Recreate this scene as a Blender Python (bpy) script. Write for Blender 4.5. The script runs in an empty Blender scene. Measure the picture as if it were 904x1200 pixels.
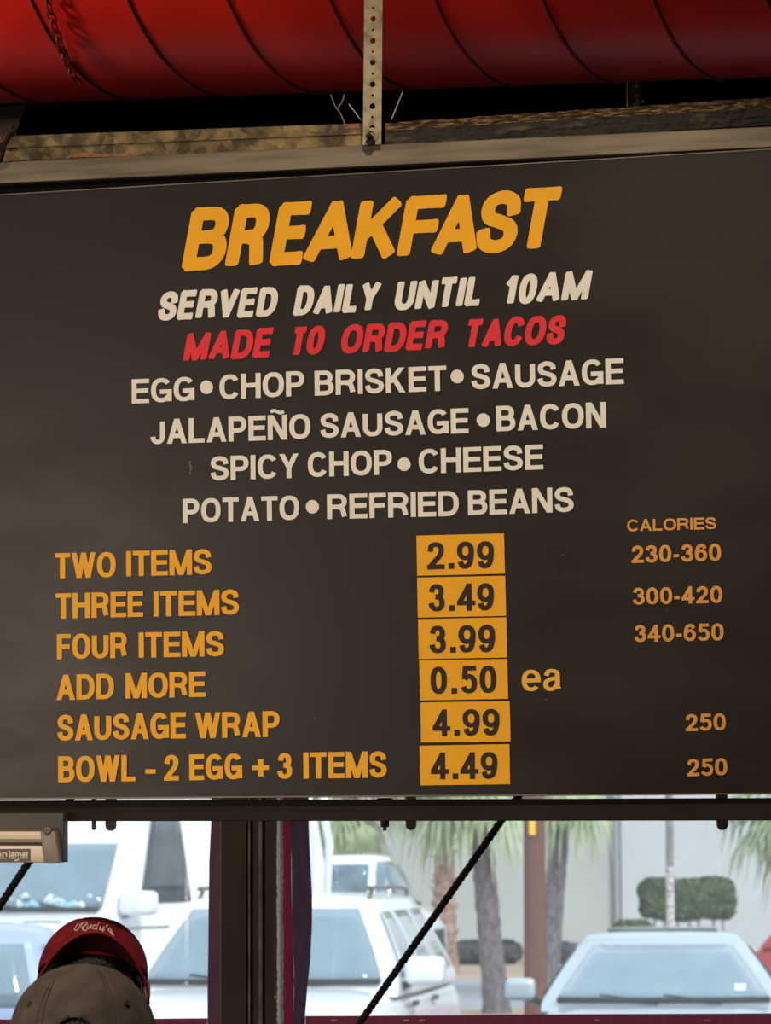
import bpy, bmesh, math, random
from mathutils import Vector, Matrix, noise
random.seed(7)
PI = math.pi
SC = bpy.context.scene
COL = SC.collection
V = Vector

# ---------------------------------------------------------------- camera
F = 3600.0                                   # focal length in pixels of the 904x1200 frame (a phone's long lens)
CAMZ = 1.75
_w = V((-.006, .9935, -.113)).normalized()   # world up seen from the camera (x right, y up, z back)
_f = V((0, 0, -1))
_h = (_f - _f.dot(_w) * _w).normalized()
_x = _h.cross(_w)
MC = Matrix((_x, _h, _w))                    # camera -> world rotation
CAMP = V((0, 0, CAMZ))
cam_d = bpy.data.cameras.new('camera')
cam_d.sensor_fit = 'VERTICAL'; cam_d.sensor_height = 36; cam_d.lens = 36 * F / 1200
cam_d.clip_start = .1; cam_d.clip_end = 400
cam_d.dof.use_dof = True; cam_d.dof.focus_distance = 5.0; cam_d.dof.aperture_fstop = 14.0
cam = bpy.data.objects.new('camera', cam_d); COL.objects.link(cam)
cam.matrix_world = Matrix.Translation(CAMP) @ MC.to_4x4()
SC.camera = cam

# ---------------------------------------------------------------- light and exposure
SC.view_settings.view_transform = 'Standard'; SC.view_settings.look = 'None'
SC.view_settings.exposure = 0; SC.view_settings.gamma = 1
SC.view_settings.use_curve_mapping = False
try: SC.cycles.use_denoising = True
except Exception: pass
world = bpy.data.worlds.new('sky'); SC.world = world; world.use_nodes = True
wn = world.node_tree.nodes; wl = world.node_tree.links
bg = wn['Background']; bg.inputs[1].default_value = 1.45
tc = wn.new('ShaderNodeTexCoord'); sx = wn.new('ShaderNodeSeparateXYZ'); cr = wn.new('ShaderNodeValToRGB')
wl.new(tc.outputs['Generated'], sx.inputs[0]); wl.new(sx.outputs['Z'], cr.inputs[0]); wl.new(cr.outputs[0], bg.inputs[0])
cr.color_ramp.elements[0].color = (.90, .93, .93, 1); cr.color_ramp.elements[0].position = 0
cr.color_ramp.elements[1].color = (.78, .90, 1.0, 1); cr.color_ramp.elements[1].position = .8

def light(name, kind, loc, energy, color, target=None, **kw):
    d = bpy.data.lights.new(name, kind); d.energy = energy; d.color = color
    for k, v in kw.items(): setattr(d, k, v)
    o = bpy.data.objects.new(name, d); COL.objects.link(o); o.location = loc
    if target is not None:
        o.rotation_euler = (V(target) - V(loc)).to_track_quat('-Z', 'Y').to_euler()
    return o
light('sun', 'SUN', (28, -28, 40), 2.8, (1, .96, .9), target=(4, 12, 0), angle=math.radians(6))
WARM = (1, .82, .60)
light('menu_lamp', 'SPOT', (.25, 1.8, 3.85), 320, WARM, target=(-.06, 5, 2.22), spot_size=math.radians(38), spot_blend=.85, shadow_soft_size=.06)
light('duct_lamp', 'AREA', (-1.75, 5.0, 3.45), 25, (1, .80, .55), target=(-1.2, 5.8, 3.7), size=.2)
light('side_fill', 'AREA', (-2.95, 2.4, 2.1), 10, (1, .82, .66), target=(-.4, 5, 1.8), size=1.0, spread=math.radians(80))  # unseen area light added for sheen and fill on the board's left
light('cap_fill', 'SPOT', (-.4, 2.9, 4.2), 200, (1, .86, .72), target=(-.45, 4.5, 1.3), spot_size=math.radians(36), spot_blend=1.0, shadow_soft_size=.25)  # unseen fill spot added to brighten the caps below

# ---------------------------------------------------------------- pixel rays
def ray(px, py):
    return MC @ V(((px - 452) / F, -(py - 600) / F, -1))
def at(px, py, Y):                            # the point on the plane y = Y that the photograph shows at this pixel
    d = ray(px, py); return CAMP + d * (Y / d.y)
# the menu board: level, turned about 15 degrees, its top leaning slightly forward
_r = V((13302, 440, 3600)).normalized()
_u0 = V((-902, 44800, -3600)); _u = (_u0 - _u0.dot(_r) * _r).normalized(); _n = _r.cross(_u)
BR, BU, BN = MC @ _r, MC @ _u, MC @ _n
_d0 = ray(452, 560); BO = CAMP + _d0 * 5.0
BM = Matrix.Translation(BO) @ Matrix((BR, BU, BN)).transposed().to_4x4()
BMI = BM.inverted()
def onb(px, py, z=0.0):                       # board-local point on the plane z in front of the panel
    d = ray(px, py); o = BO + BN * z
    t = (o - CAMP).dot(BN) / d.dot(BN)
    return BMI @ (CAMP + d * t)

# ---------------------------------------------------------------- materials
def mat(name, col, rough=.5, metal=0, var=0, scale=8, bump=0, spec=.5, col2=None, coat=0, detail=4, stretch=None, rvar=0, lo=.35, hi=.65):
    m = bpy.data.materials.new(name); m.use_nodes = True
    n = m.node_tree.nodes; l = m.node_tree.links; p = n['Principled BSDF']
    c = tuple(col) + (1,)
    p.inputs['Base Color'].default_value = c; p.inputs['Roughness'].default_value = rough
    p.inputs['Metallic'].default_value = metal; p.inputs['Specular IOR Level'].default_value = spec
    p.inputs['Coat Weight'].default_value = coat
    t = n.new('ShaderNodeTexCoord'); mp = n.new('ShaderNodeMapping'); l.new(t.outputs['Object'], mp.inputs[0])
    if stretch: mp.inputs['Scale'].default_value = stretch
    nz = n.new('ShaderNodeTexNoise'); nz.inputs['Scale'].default_value = scale; nz.inputs['Detail'].default_value = detail
    l.new(mp.outputs[0], nz.inputs['Vector'])
    if var or col2:
        r = n.new('ShaderNodeValToRGB'); l.new(nz.outputs['Fac'], r.inputs[0])
        e = r.color_ramp.elements
        e[0].position = lo; e[1].position = hi
        e[0].color = tuple(x * (1 - var) for x in col) + (1,)
        e[1].color = (tuple(col2) if col2 else tuple(min(1, x * (1 + var)) for x in col)) + (1,)
        l.new(r.outputs[0], p.inputs['Base Color'])
    if rvar:
        mr = n.new('ShaderNodeMapRange'); l.new(nz.outputs['Fac'], mr.inputs[0])
        mr.inputs[1].default_value = .3; mr.inputs[2].default_value = .7
        mr.inputs[3].default_value = max(.02, rough - rvar); mr.inputs[4].default_value = min(1, rough + rvar)
        l.new(mr.outputs[0], p.inputs['Roughness'])
    if bump:
        b = n.new('ShaderNodeBump'); b.inputs['Strength'].default_value = bump; b.inputs['Distance'].default_value = .01
        l.new(nz.outputs['Fac'], b.inputs['Height']); l.new(b.outputs[0], p.inputs['Normal'])
    return m
M = {}
M['panel'] = mat('board_panel', (.0125, .0100, .0096), .42, var=.12, scale=3, spec=.3, rvar=.06, stretch=(1, 2.5, 1))
M['yellow'] = mat('yellow_vinyl', (.80, .385, .014), .5, var=.03, scale=20, spec=.25)
M['tan'] = mat('dimmed_orange_vinyl', (.66, .31, .065), .5, var=.03, scale=20, spec=.25)  # tan hue, also darkened for the light's fall-off towards the right
M['amber'] = mat('amber_vinyl', (.80, .42, .06), .5, spec=.25)
M['white'] = mat('cream_vinyl', (.74, .72, .68), .5, var=.03, scale=20, spec=.25)
M['dust'] = mat('grey_dust', (.11, .095, .085), .8)
M['red'] = mat('red_vinyl', (.68, .028, .042), .5, var=.05, scale=20, spec=.25)
M['digit'] = mat('black_print', (.022, .016, .014), .5, spec=.25)
M['tagedge'] = mat('tag_edge', (.62, .33, .05), .5)
M['alu'] = mat('brushed_aluminium', (.17, .14, .102), .5, .4, var=.28, scale=5, bump=.05, stretch=(1, 12, 12))
M['darkmetal'] = mat('dark_metal', (.016, .0135, .0135), .75, 0, var=.2, scale=6, spec=.2)
M['black'] = mat('matt_black', (.004, .004, .004), .8, spec=.1)
M['bolt'] = mat('black_oxide', (.012, .011, .011), .4, .5)
M['galv'] = mat('galvanised_steel', (.060, .042, .018), .5, .3, scale=24, col2=(.28, .20, .085), bump=.3, lo=.46, hi=.60, detail=7)
M['strap'] = mat('galvanised_strap', (.31, .27, .18), .5, .3, var=.40, scale=45, lo=.3, hi=.55)
M['rust'] = mat('rust', (.050, .020, .014), .95, var=.6, scale=90, bump=1)
M['pinkrust'] = mat('pinkish_rust', (.26, .11, .055), .9, var=.25, scale=60)
M['wood'] = mat('dark_wood', (.010, .008, .006), .7, scale=18, col2=(.10, .066, .032), bump=1, stretch=(1, 4, 4), lo=.58, hi=.74, detail=6)
M['woodlit'] = mat('flaking_lit_wood', (.030, .020, .010), .6, scale=55, col2=(.34, .23, .105), bump=1, stretch=(1, 2.2, 2.2), lo=.46, hi=.66, detail=6)  # light on the beam's top put into the gold; flaking is its own
M['duct'] = mat('red_paint', (.46, .012, .006), .36, var=.22, scale=2.2, spec=.5, bump=.02)
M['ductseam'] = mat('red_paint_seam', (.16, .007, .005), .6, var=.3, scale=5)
M['ceil'] = mat('dark_ceiling_paint', (.006, .005, .005), .95, var=.2, spec=.05)
M['wallin'] = mat('dark_brown_wall', (.05, .035, .03), .8, var=.2, scale=3)
M['wallblack'] = mat('black_wall', (.004, .0035, .0035), .95, spec=.05)
M['floor'] = mat('concrete_floor', (.12, .10, .085), .6, var=.25, scale=3)
M['post'] = mat('brown_steel', (.075, .056, .052), .55, .1, var=.15, scale=5, stretch=(6, 6, .6))
M['ridge'] = mat('pale_steel_ridge', (.26, .24, .23), .5, .3, var=.3, scale=20)  # post ridges, paler than the shaft
M['velcro'] = mat('pale_fuzzy_strip', (.86, .80, .76), .95, scale=160, col2=(.45, .40, .38), bump=1)
M['tab'] = mat('grey_rubber', (.10, .095, .10), .8)
M['rope'] = mat('black_rope', (.010, .010, .011), .75, var=.4, scale=60)
M['rail'] = mat('satin_aluminium', (.80, .68, .54), .40, .35, var=.06, scale=8, stretch=(1, 20, 20))
M['railshade'] = mat('grey_plastic', (.23, .20, .175), .5, var=.06)
M['railback'] = mat('dark_grey_plastic', (.060, .050, .045), .5, var=.06)
M['sticker'] = mat('dark_sticker', (.035, .027, .022), .4)
M['print'] = mat('cream_print', (.72, .62, .48), .5)
M['wire'] = mat('pale_wire', (.16, .16, .17), .5)
M['capgray'] = mat('taupe_cotton', (.105, .083, .066), .9, var=.22, scale=30, bump=.25, spec=.15)
M['capgray2'] = mat('taupe_stitching', (.060, .047, .038), .9, spec=.1)
M['capred'] = mat('maroon_cotton', (.23, .016, .026), .9, var=.15, scale=40, bump=.2, spec=.15)
M['capredin'] = mat('dark_maroon_cotton', (.050, .008, .010), .95, spec=.1)
M['thread'] = mat('pink_white_thread', (.66, .52, .52), .8)
M['skin'] = mat('skin', (.28, .15, .10), .55, var=.08, scale=12)
M['hair'] = mat('dark_hair', (.012, .009, .008), .6, bump=.5, scale=60, stretch=(4, 4, 1))
M['eye'] = mat('eye_white', (.6, .58, .55), .3)
M['iris'] = mat('dark_iris', (.02, .012, .008), .2)
M['lip'] = mat('lip', (.25, .09, .08), .5)
M['shirt'] = mat('dark_shirt', (.03, .03, .035), .9, var=.2, scale=30)
M['shirtred'] = mat('maroon_shirt', (.18, .015, .025), .9, var=.2, scale=30)
M['trouser'] = mat('dark_trousers', (.02, .022, .03), .9, var=.2, scale=30)
M['shoe'] = mat('black_shoe', (.01, .01, .01), .5)
M['carwhite'] = mat('white_car_paint', (.86, .87, .88), .25, spec=.5, coat=.5)
M['carsilver'] = mat('silver_car_paint', (.50, .55, .59), .28, .3, spec=.5, coat=.5)
M['carblue'] = mat('pale_blue_car_paint', (.40, .48, .72), .28, .2, coat=.5)
M['carred'] = mat('red_car_paint', (.55, .02, .02), .28, coat=.5)
M['glass'] = mat('car_glass', (.10, .17, .22), .06, spec=1.0, var=.5, scale=2.2, coat=1)  # opaque base tinted blue-grey for reflected sky
M['glassdark'] = mat('dark_car_glass', (.05, .06, .07), .08, spec=.6, var=.3, scale=3)
M['glasslight'] = mat('sky_reflection_glass', (.42, .47, .50), .08, spec=1.0, var=.25, scale=1.2, coat=1)  # white sky reflected in the side windows, put into the base colour
M['glassblue'] = mat('sky_tinted_glass', (.17, .25, .30), .06, spec=1.0, var=.10, scale=2.5, coat=1)  # windscreen's sky reflection put into an opaque blue-grey base
M['trim'] = mat('black_plastic', (.02, .02, .022), .6)
M['tyre'] = mat('tyre_rubber', (.015, .015, .015), .9)
M['hub'] = mat('alloy_wheel', (.5, .5, .52), .35, .8)
M['lampglass'] = mat('lamp_glass', (.7, .72, .74), .1)
M['redlamp'] = mat('red_lamp_lens', (.4, .01, .01), .2)
M['paper'] = mat('white_sticker', (.75, .78, .75), .6)
M['dashblue'] = mat('pale_blue_clutter', (.35, .62, .70), .6, scale=9, col2=(.85, .9, .9), lo=.42, hi=.58)
M['asphalt'] = mat('asphalt', (.30, .30, .31), .9, var=.08, scale=3)
M['road'] = mat('street_paving', (.33, .33, .34), .9, var=.06, scale=2)
M['tanground'] = mat('dry_grass_ground', (.42, .28, .20), .95, scale=1.5, col2=(.46, .37, .28))
M['build'] = mat('pale_building_wall', (.44, .45, .43), .9, var=.03, scale=.6)
M['build2'] = mat('white_building_panel', (.50, .525, .54), .9, var=.03, scale=.6)
M['pipe'] = mat('grey_downpipe', (.30, .31, .31), .7)
M['cladding'] = mat('weathered_board_cladding', (.36, .24, .16), .8, var=.2, scale=4, stretch=(8, 1, .5))
M['brown'] = mat('brown_fascia', (.20, .13, .09), .8)
M['hedge'] = mat('hedge_leaf', (.060, .085, .035), .6, scale=3, col2=(.115, .145, .05))
M['hedgelow'] = mat('dark_shrub_leaf', (.060, .055, .060), .7, scale=3, col2=(.10, .085, .08))
M['stem'] = mat('pale_stem', (.36, .33, .30), .9, var=.2, scale=20)
M['bark'] = mat('grey_palm_bark', (.11, .095, .10), .95, scale=9, col2=(.22, .19, .19), bump=.9, stretch=(2, 2, 1))
M['barkred'] = mat('shaggy_brown_bark', (.24, .135, .095), .95, scale=9, col2=(.46, .31, .24), bump=.9)
M['polewood'] = mat('creosoted_wood', (.135, .054, .038), .9, scale=10, col2=(.19, .085, .062), stretch=(8, 8, .5), bump=.3)
M['frond'] = mat('palm_frond', (.26, .34, .16), .6, scale=3, col2=(.48, .54, .32))
M['tagyel'] = mat('yellow_marker', (.90, .55, .02), .5)
M['polegrey'] = mat('weathered_pole', (.25, .23, .21), .9, var=.25, scale=12)
M['stickers'] = mat('stickered_pole', (.62, .60, .60), .8, scale=22, col2=(.30, .16, .16), lo=.5, hi=.62)
M['whitepost'] = mat('white_post', (.80, .84, .86), .6, var=.06, scale=5)

# zinc spangle: patchy crystal cells in brown and gold
_n = M['galv'].node_tree.nodes; _l = M['galv'].node_tree.links
_v = _n.new('ShaderNodeTexVoronoi'); _v.inputs['Scale'].default_value = 62; _v.inputs['Randomness'].default_value = 1
_sep = _n.new('ShaderNodeSeparateColor'); _mx = _n.new('ShaderNodeMath'); _mx.operation = 'MULTIPLY_ADD'; _mx.inputs[1].default_value = .30
_tc = [x for x in _n if x.type == 'MAPPING'][0]; _nz = [x for x in _n if x.type == 'TEX_NOISE'][0]; _rp = [x for x in _n if x.type == 'VALTORGB'][0]
_l.new(_tc.outputs[0], _v.inputs['Vector']); _l.new(_v.outputs['Color'], _sep.inputs[0]); _l.new(_sep.outputs[0], _mx.inputs[0]); _l.new(_nz.outputs['Fac'], _mx.inputs[2]); _l.new(_mx.outputs[0], _rp.inputs[0])
_rp.color_ramp.elements[0].position = .50; _rp.color_ramp.elements[1].position = .88
def vinyl(name):                              # clear flexible vinyl: lets the street through with a soft gloss and a little dust
    m = bpy.data.materials.new(name); m.use_nodes = True
    n = m.node_tree.nodes; l = m.node_tree.links; n.remove(n['Principled BSDF'])
    tr = n.new('ShaderNodeBsdfTransparent'); tr.inputs[0].default_value = (.94, .975, 1, 1)
    gl = n.new('ShaderNodeBsdfGlossy'); gl.inputs['Roughness'].default_value = .08
    df = n.new('ShaderNodeBsdfTranslucent'); df.inputs[0].default_value = (.9, .92, .95, 1)
    m1 = n.new('ShaderNodeMixShader'); m1.inputs[0].default_value = .035
    m2 = n.new('ShaderNodeMixShader'); m2.inputs[0].default_value = .05
    l.new(tr.outputs[0], m1.inputs[1]); l.new(gl.outputs[0], m1.inputs[2])
    l.new(m1.outputs[0], m2.inputs[1]); l.new(df.outputs[0], m2.inputs[2])
    l.new(m2.outputs[0], n['Material Output'].inputs[0]); return m
M['vinyl'] = vinyl('clear_vinyl')
def cloth(name, col, tl):                     # thin coloured vinyl that glows a little when lit from behind
    m = mat(name, col, .45, var=.35, scale=9, bump=.3, stretch=(6, 6, 1))
    n = m.node_tree.nodes; l = m.node_tree.links; p = n['Principled BSDF']
    t = n.new('ShaderNodeBsdfTranslucent'); t.inputs[0].default_value = tuple(tl) + (1,)
    mx = n.new('ShaderNodeMixShader'); mx.inputs[0].default_value = .5
    l.new(p.outputs[0], mx.inputs[1]); l.new(t.outputs[0], mx.inputs[2]); l.new(mx.outputs[0], n['Material Output'].inputs[0])
    return m
for _m, _c, _f in ((M['velcro'], (.85, .78, .74), .62),):
    _n = _m.node_tree.nodes; _l = _m.node_tree.links; _t = _n.new('ShaderNodeBsdfTranslucent'); _t.inputs[0].default_value = _c + (1,)
    _x2 = _n.new('ShaderNodeMixShader'); _x2.inputs[0].default_value = _f
    _l.new(_n['Principled BSDF'].outputs[0], _x2.inputs[1]); _l.new(_t.outputs[0], _x2.inputs[2]); _l.new(_x2.outputs[0], _n['Material Output'].inputs[0])
M['maroon'] = cloth('maroon_vinyl', (.17, .022, .042), (.19, .034, .058))
M['plum'] = cloth('plum_vinyl', (.055, .030, .042), (.085, .046, .066))
M['plumred'] = cloth('plum_red_vinyl', (.075, .028, .042), (.105, .040, .058))
M['redvinyl'] = cloth('red_vinyl_flap', (.20, .018, .032), (.22, .022, .045))

# ---------------------------------------------------------------- mesh helpers
def obj(name, bm, m, parent=None, smooth=False, angle=None):
    me = bpy.data.meshes.new(name); bmesh.ops.recalc_face_normals(bm, faces=bm.faces[:]) if angle != 'keep' else None
    bm.to_mesh(me); bm.free()
    o = bpy.data.objects.new(name, me); COL.objects.link(o)
    for x in (m if isinstance(m, (list, tuple)) else [m]): me.materials.append(x)
    if smooth:
        me.polygons.foreach_set('use_smooth', [True] * len(me.polygons))
        if smooth != 'all':
            try: me.set_sharp_from_angle(angle=math.radians(38))
            except Exception: pass
    if parent: o.parent = parent
    return o
def tag(o, label, cat, group=None, kind=None):
    if label: o['label'] = label
    if cat: o['category'] = cat
    if group: o['group'] = group
    if kind: o['kind'] = kind
    return o
def thing(name, label, cat, loc=(0, 0, 0), rz=0, group=None, mw=None):
    o = bpy.data.objects.new(name, None); COL.objects.link(o); o.empty_display_size = .1
    if mw is not None: o.matrix_world = mw
    else: o.location = loc; o.rotation_euler = (0, 0, rz)
    return tag(o, label, cat, group)
def struct(name, bm, m, **k):
    o = obj(name, bm, m, **k); o['kind'] = 'structure'; return o
def box(bm, lo, hi, bev=0, mi=0, mtx=None, seg=2):
    lo, hi = V(lo), V(hi)
    r = bmesh.ops.create_cube(bm, size=1)
    vs = r['verts']
    for v in vs:
        v.co = V(((lo.x + hi.x) / 2 + v.co.x * (hi.x - lo.x), (lo.y + hi.y) / 2 + v.co.y * (hi.y - lo.y), (lo.z + hi.z) / 2 + v.co.z * (hi.z - lo.z)))
    fs = set(f for v in vs for f in v.link_faces)
    if bev:
        r = bmesh.ops.bevel(bm, geom=list(set(e for v in vs for e in v.link_edges)), offset=bev, segments=seg, profile=.5, affect='EDGES', clamp_overlap=True)
        fs |= set(r['faces']); fs = {f for f in fs if f.is_valid}
        vs = list({v for f in fs for v in f.verts})
    for f in fs: f.material_index = mi
    if mtx is not None:
        for v in vs: v.co = mtx @ v.co
    return vs
def obox(bm, a, b, w, h, side, bev=0):        # a bar from a to b, w across 'side', h across the third axis
    a, b = V(a), V(b); d = (b - a); L = d.length; d.normalize()
    s = (V(side) - V(side).dot(d) * d).normalized(); t = d.cross(s)
    m = Matrix.Translation((a + b) / 2) @ Matrix((d, s, t)).transposed().to_4x4()
    return box(bm, (-L / 2, -w / 2, -h / 2), (L / 2, w / 2, h / 2), bev, mtx=m)
def tube(bm, pts, rad, n=8, caps=True):
    pts = [V(p) for p in pts]; rings = []
    if not hasattr(rad, '__len__'): rad = [rad] * len(pts)
    ref = None
    for i, p in enumerate(pts):
        t = (pts[min(i + 1, len(pts) - 1)] - pts[max(i - 1, 0)]).normalized()
        if ref is None:
            ref = V((0, 0, 1)) if abs(t.z) < .9 else V((1, 0, 0))
        a = (ref - ref.dot(t) * t).normalized(); b = t.cross(a); ref = a
        rings.append([bm.verts.new(p + (a * math.cos(2 * PI * k / n) + b * math.sin(2 * PI * k / n)) * rad[i]) for k in range(n)])
    for i in range(len(rings) - 1):
        for k in range(n):
            bm.faces.new((rings[i][k], rings[i][(k + 1) % n], rings[i + 1][(k + 1) % n], rings[i + 1][k]))
    if caps:
        bm.faces.new(rings[0]); bm.faces.new(rings[-1])
    return rings
def lathe(bm, prof, n=24, mtx=None, close=True):      # prof: (radius, z)
    rings = []
    for r, z in prof:
        ring = []
        for k in range(n):
            c = V((r * math.cos(2 * PI * k / n), r * math.sin(2 * PI * k / n), z))
            ring.append(bm.verts.new(mtx @ c if mtx is not None else c))
        rings.append(ring)
    for i in range(len(rings) - 1):
        for k in range(n):
            bm.faces.new((rings[i][k], rings[i][(k + 1) % n], rings[i + 1][(k + 1) % n], rings[i + 1][k]))
    if close:
        bm.faces.new(rings[0]); bm.faces.new(rings[-1])
def catmull(p, n=8):
    out = []
    P = [V(p[0]) * 2 - V(p[1])] + [V(x) for x in p] + [V(p[-1]) * 2 - V(p[-2])]
    for i in range(1, len(P) - 2):
        a, b, c, d = P[i - 1:i + 3]
        for k in range(n):
            t = k / n
            out.append(.5 * ((2 * b) + (c - a) * t + (2 * a - 5 * b + 4 * c - d) * t * t + (3 * b - a - 3 * c + d) * t ** 3))
    out.append(V(p[-1])); return out

# ---------------------------------------------------------------- lettering: every glyph drawn with pen strokes
def arc(cx, cy, rx, ry, a0, a1, n=14, e=2.35):
    o = []
    for i in range(n + 1):
        a = math.radians(a0 + (a1 - a0) * i / n); c, s = math.cos(a), math.sin(a)
        o.append((cx + rx * math.copysign(abs(c) ** (2 / e), c), cy + ry * math.copysign(abs(s) ** (2 / e), s)))
    return o
def sp(*p): return [tuple(q) for q in catmull([V((a, b)) for a, b in p], 6)]
S_ = sp((.97, .70), (.88, .91), (.5, 1), (.13, .92), (.03, .75), (.15, .59), (.5, .51), (.87, .41), (1, .25), (.88, .07), (.5, 0), (.12, .08), (0, .29))
SIX = [arc(.5, .315, .5, .315, 0, 360, 24, 2.2), sp((.95, .78), (.80, .96), (.52, 1), (.2, .9), (.03, .6), (0, .34))]
G = {   # glyph: (relative width, strokes)
 'A': (.98, [[(0, 0), (.5, 1)], [(.5, 1), (1, 0)], [(.2, .27), (.8, .27)]]),
 'B': (.92, [[(0, 0), (0, 1)], [(0, 1), (.5, 1)] + arc(.5, .765, .42, .235, 90, -90) + [(0, .53)], [(0, .53), (.52, .53)] + arc(.52, .265, .48, .265, 90, -90) + [(0, 0)]]),
 'C': (.95, [arc(.52, .5, .52, .5, 33, 327, 26)]),
 'D': (.95, [[(0, 0), (0, 1)], [(0, 1), (.4, 1)] + arc(.4, .5, .6, .5, 90, -90, 20) + [(0, 0)]]),
 'E': (.84, [[(0, 0), (0, 1)], [(0, 1), (1, 1)], [(0, .52), (.93, .52)], [(0, 0), (1, 0)]]),
 'F': (.78, [[(0, 0), (0, 1)], [(0, 1), (1, 1)], [(0, .5), (.88, .5)]]),
 'G': (1.0, [arc(.5, .5, .5, .5, 38, 325, 26), [(1, .42), (1, .04)], [(.56, .42), (1, .42)]]),
 'H': (.95, [[(0, 0), (0, 1)], [(1, 0), (1, 1)], [(0, .53), (1, .53)]]),
 'I': (0, [[(.5, 0), (.5, 1)]]),
 'J': (.72, [[(1, 1), (1, .3)] + arc(.5, .3, .5, .3, 0, -175)]),
 'K': (.98, [[(0, 0), (0, 1)], [(.88, 1), (.04, .36)], [(.36, .58), (.92, 0)]]),
 'L': (.78, [[(0, 0), (0, 1)], [(0, 0), (1, 0)]]),
 'M': (1.13, [[(0, 0), (0, 1)], [(.0, 1), (.5, 0)], [(.5, 0), (1, 1)], [(1, 1), (1, 0)]]),
 'N': (.95, [[(0, 0), (0, 1)], [(0, 1), (1, 0)], [(1, 0), (1, 1)]]),
 'O': (1.03, [arc(.5, .5, .5, .5, 0, 360, 36)]),
 'P': (.88, [[(0, 0), (0, 1)], [(0, 1), (.52, 1)] + arc(.52, .715, .48, .285, 90, -90) + [(0, .43)]]),
 'R': (.96, [[(0, 0), (0, 1)], [(0, 1), (.5, 1)] + arc(.5, .74, .46, .26, 90, -90) + [(0, .48)], sp((.5, .48), (.8, .4), (.9, .2), (.97, 0))]),
 'S': (.90, [S_]),
 'T': (.85, [[(0, 1), (1, 1)], [(.5, 0), (.5, 1)]]),
 'U': (.94, [[(0, 1), (0, .36)] + arc(.5, .36, .5, .36, 180, 360, 18) + [(1, 1)]]),
 'V': (.92, [[(0, 1), (.5, 0)], [(.5, 0), (1, 1)]]),
 'W': (1.32, [[(0, 1), (.26, 0)], [(.26, 0), (.5, 1)], [(.5, 1), (.74, 0)], [(.74, 0), (1, 1)]]),
 'Y': (.95, [[(0, 1), (.5, .42)], [(1, 1), (.5, .42)], [(.5, .46), (.5, 0)]]),
 '0': (.74, [arc(.5, .5, .5, .5, 0, 360, 32)]),
 '1': (.55, [[(.75, 0), (.75, 1)], [(.75, .97), (.1, .74)]]),
 '2': (.74, [sp((.03, .68), (.12, .91), (.5, 1), (.87, .91), (.96, .73), (.82, .5), (.35, .22), (.06, .02)), [(.0, 0), (1, 0)]]),
 '3': (.74, [sp((.04, .75), (.18, .94), (.5, 1), (.83, .93), (.93, .75), (.80, .58), (.42, .535)), sp((.42, .535), (.84, .47), (1, .27), (.86, .06), (.5, 0), (.14, .07), (0, .27))]),
 '4': (.78, [[(.73, 0), (.73, 1)], [(.70, 1), (.33, .61), (0, .27)], [(0, .24), (1, .24)]]),
 '5': (.74, [[(.92, 1), (.2, 1)], [(.2, 1), (.10, .52)], sp((.10, .54), (.5, .65), (.88, .54), (1, .32), (.86, .07), (.48, 0), (.13, .06), (0, .19))]),
 '6': (.74, SIX),
 '9': (.74, [[(1 - a, 1 - b) for a, b in s] for s in SIX]),
 '.': (0, 'dot'), '-': (.38, [[(.12, .33), (.88, .33)]]), '+': (.72, [[(.0, .42), (1, .42)], [(.5, .12), (.5, .72)]]),
 'e': (.74, [[(.02, .36), (1, .36)], arc(.5, .36, .5, .36, 0, 318, 24)]),
 'a': (.72, [sp((.06, .54), (.2, .70), (.5, .73), (.84, .66), (.88, .45), (.89, .12), (.97, 0)), sp((.88, .44), (.45, .40), (.06, .30), (.04, .10), (.25, 0), (.6, .02), (.87, .2))]),
 'n': (.70, [[(0, 0), (0, .72)], [(0, .5)] + arc(.5, .42, .5, .31, 140, 0) + [(1, 0)]]),
 'm': (1.1, [[(0, 0), (0, .72)], arc(.26, .42, .26, .31, 170, 0) + [(.52, 0)], arc(.76, .42, .24, .31, 170, 0) + [(1, 0)]]),
 'r': (.46, [[(0, 0), (0, .72)], sp((0, .45), (.3, .68), (1, .72))]),
 's': (.62, [[(a, b * .73) for a, b in S_]]),
 'j': (.2, [[(.6, .72), (.6, -.08)] + [(.45, -.22), (-.5, -.24)], [(.6, .97), (.6, 1.0)]]),
 'i': (0, [[(.5, 0), (.5, .72)], [(.5, .97), (.5, 1.0)]]),
 't': (.4, [[(.4, 1), (.4, .15), (.55, 0), (1, 0)], [(0, .72), (1, .72)]]),
 'f': (.4, [[(.4, 0), (.4, .85), (.6, 1), (1, 1)], [(0, .66), (1, .66)]]),
 'y': (.7, [[(0, .72), (.5, .02)], [(1, .72), (.45, -.22), (.1, -.24)]]),
}
def support(nx, ny, a, b):
    q = math.hypot(a * nx, b * ny) or 1e-9
    return (a * a * nx / q, b * b * ny / q)
def clip(poly, y, keep_above):
    out = []
    for i in range(len(poly)):
        p, q = poly[i], poly[(i + 1) % len(poly)]
        ip = (p[1] >= y) if keep_above else (p[1] <= y); iq = (q[1] >= y) if keep_above else (q[1] <= y)
        if ip: out.append(p)
        if ip != iq:
            t = (y - p[1]) / (q[1] - p[1]); out.append((p[0] + (q[0] - p[0]) * t, y))
    return out
def disc(cx, cy, a, b, n=16): return [(cx + a * math.cos(2 * PI * k / n), cy + b * math.sin(2 * PI * k / n)) for k in range(n)]
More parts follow.
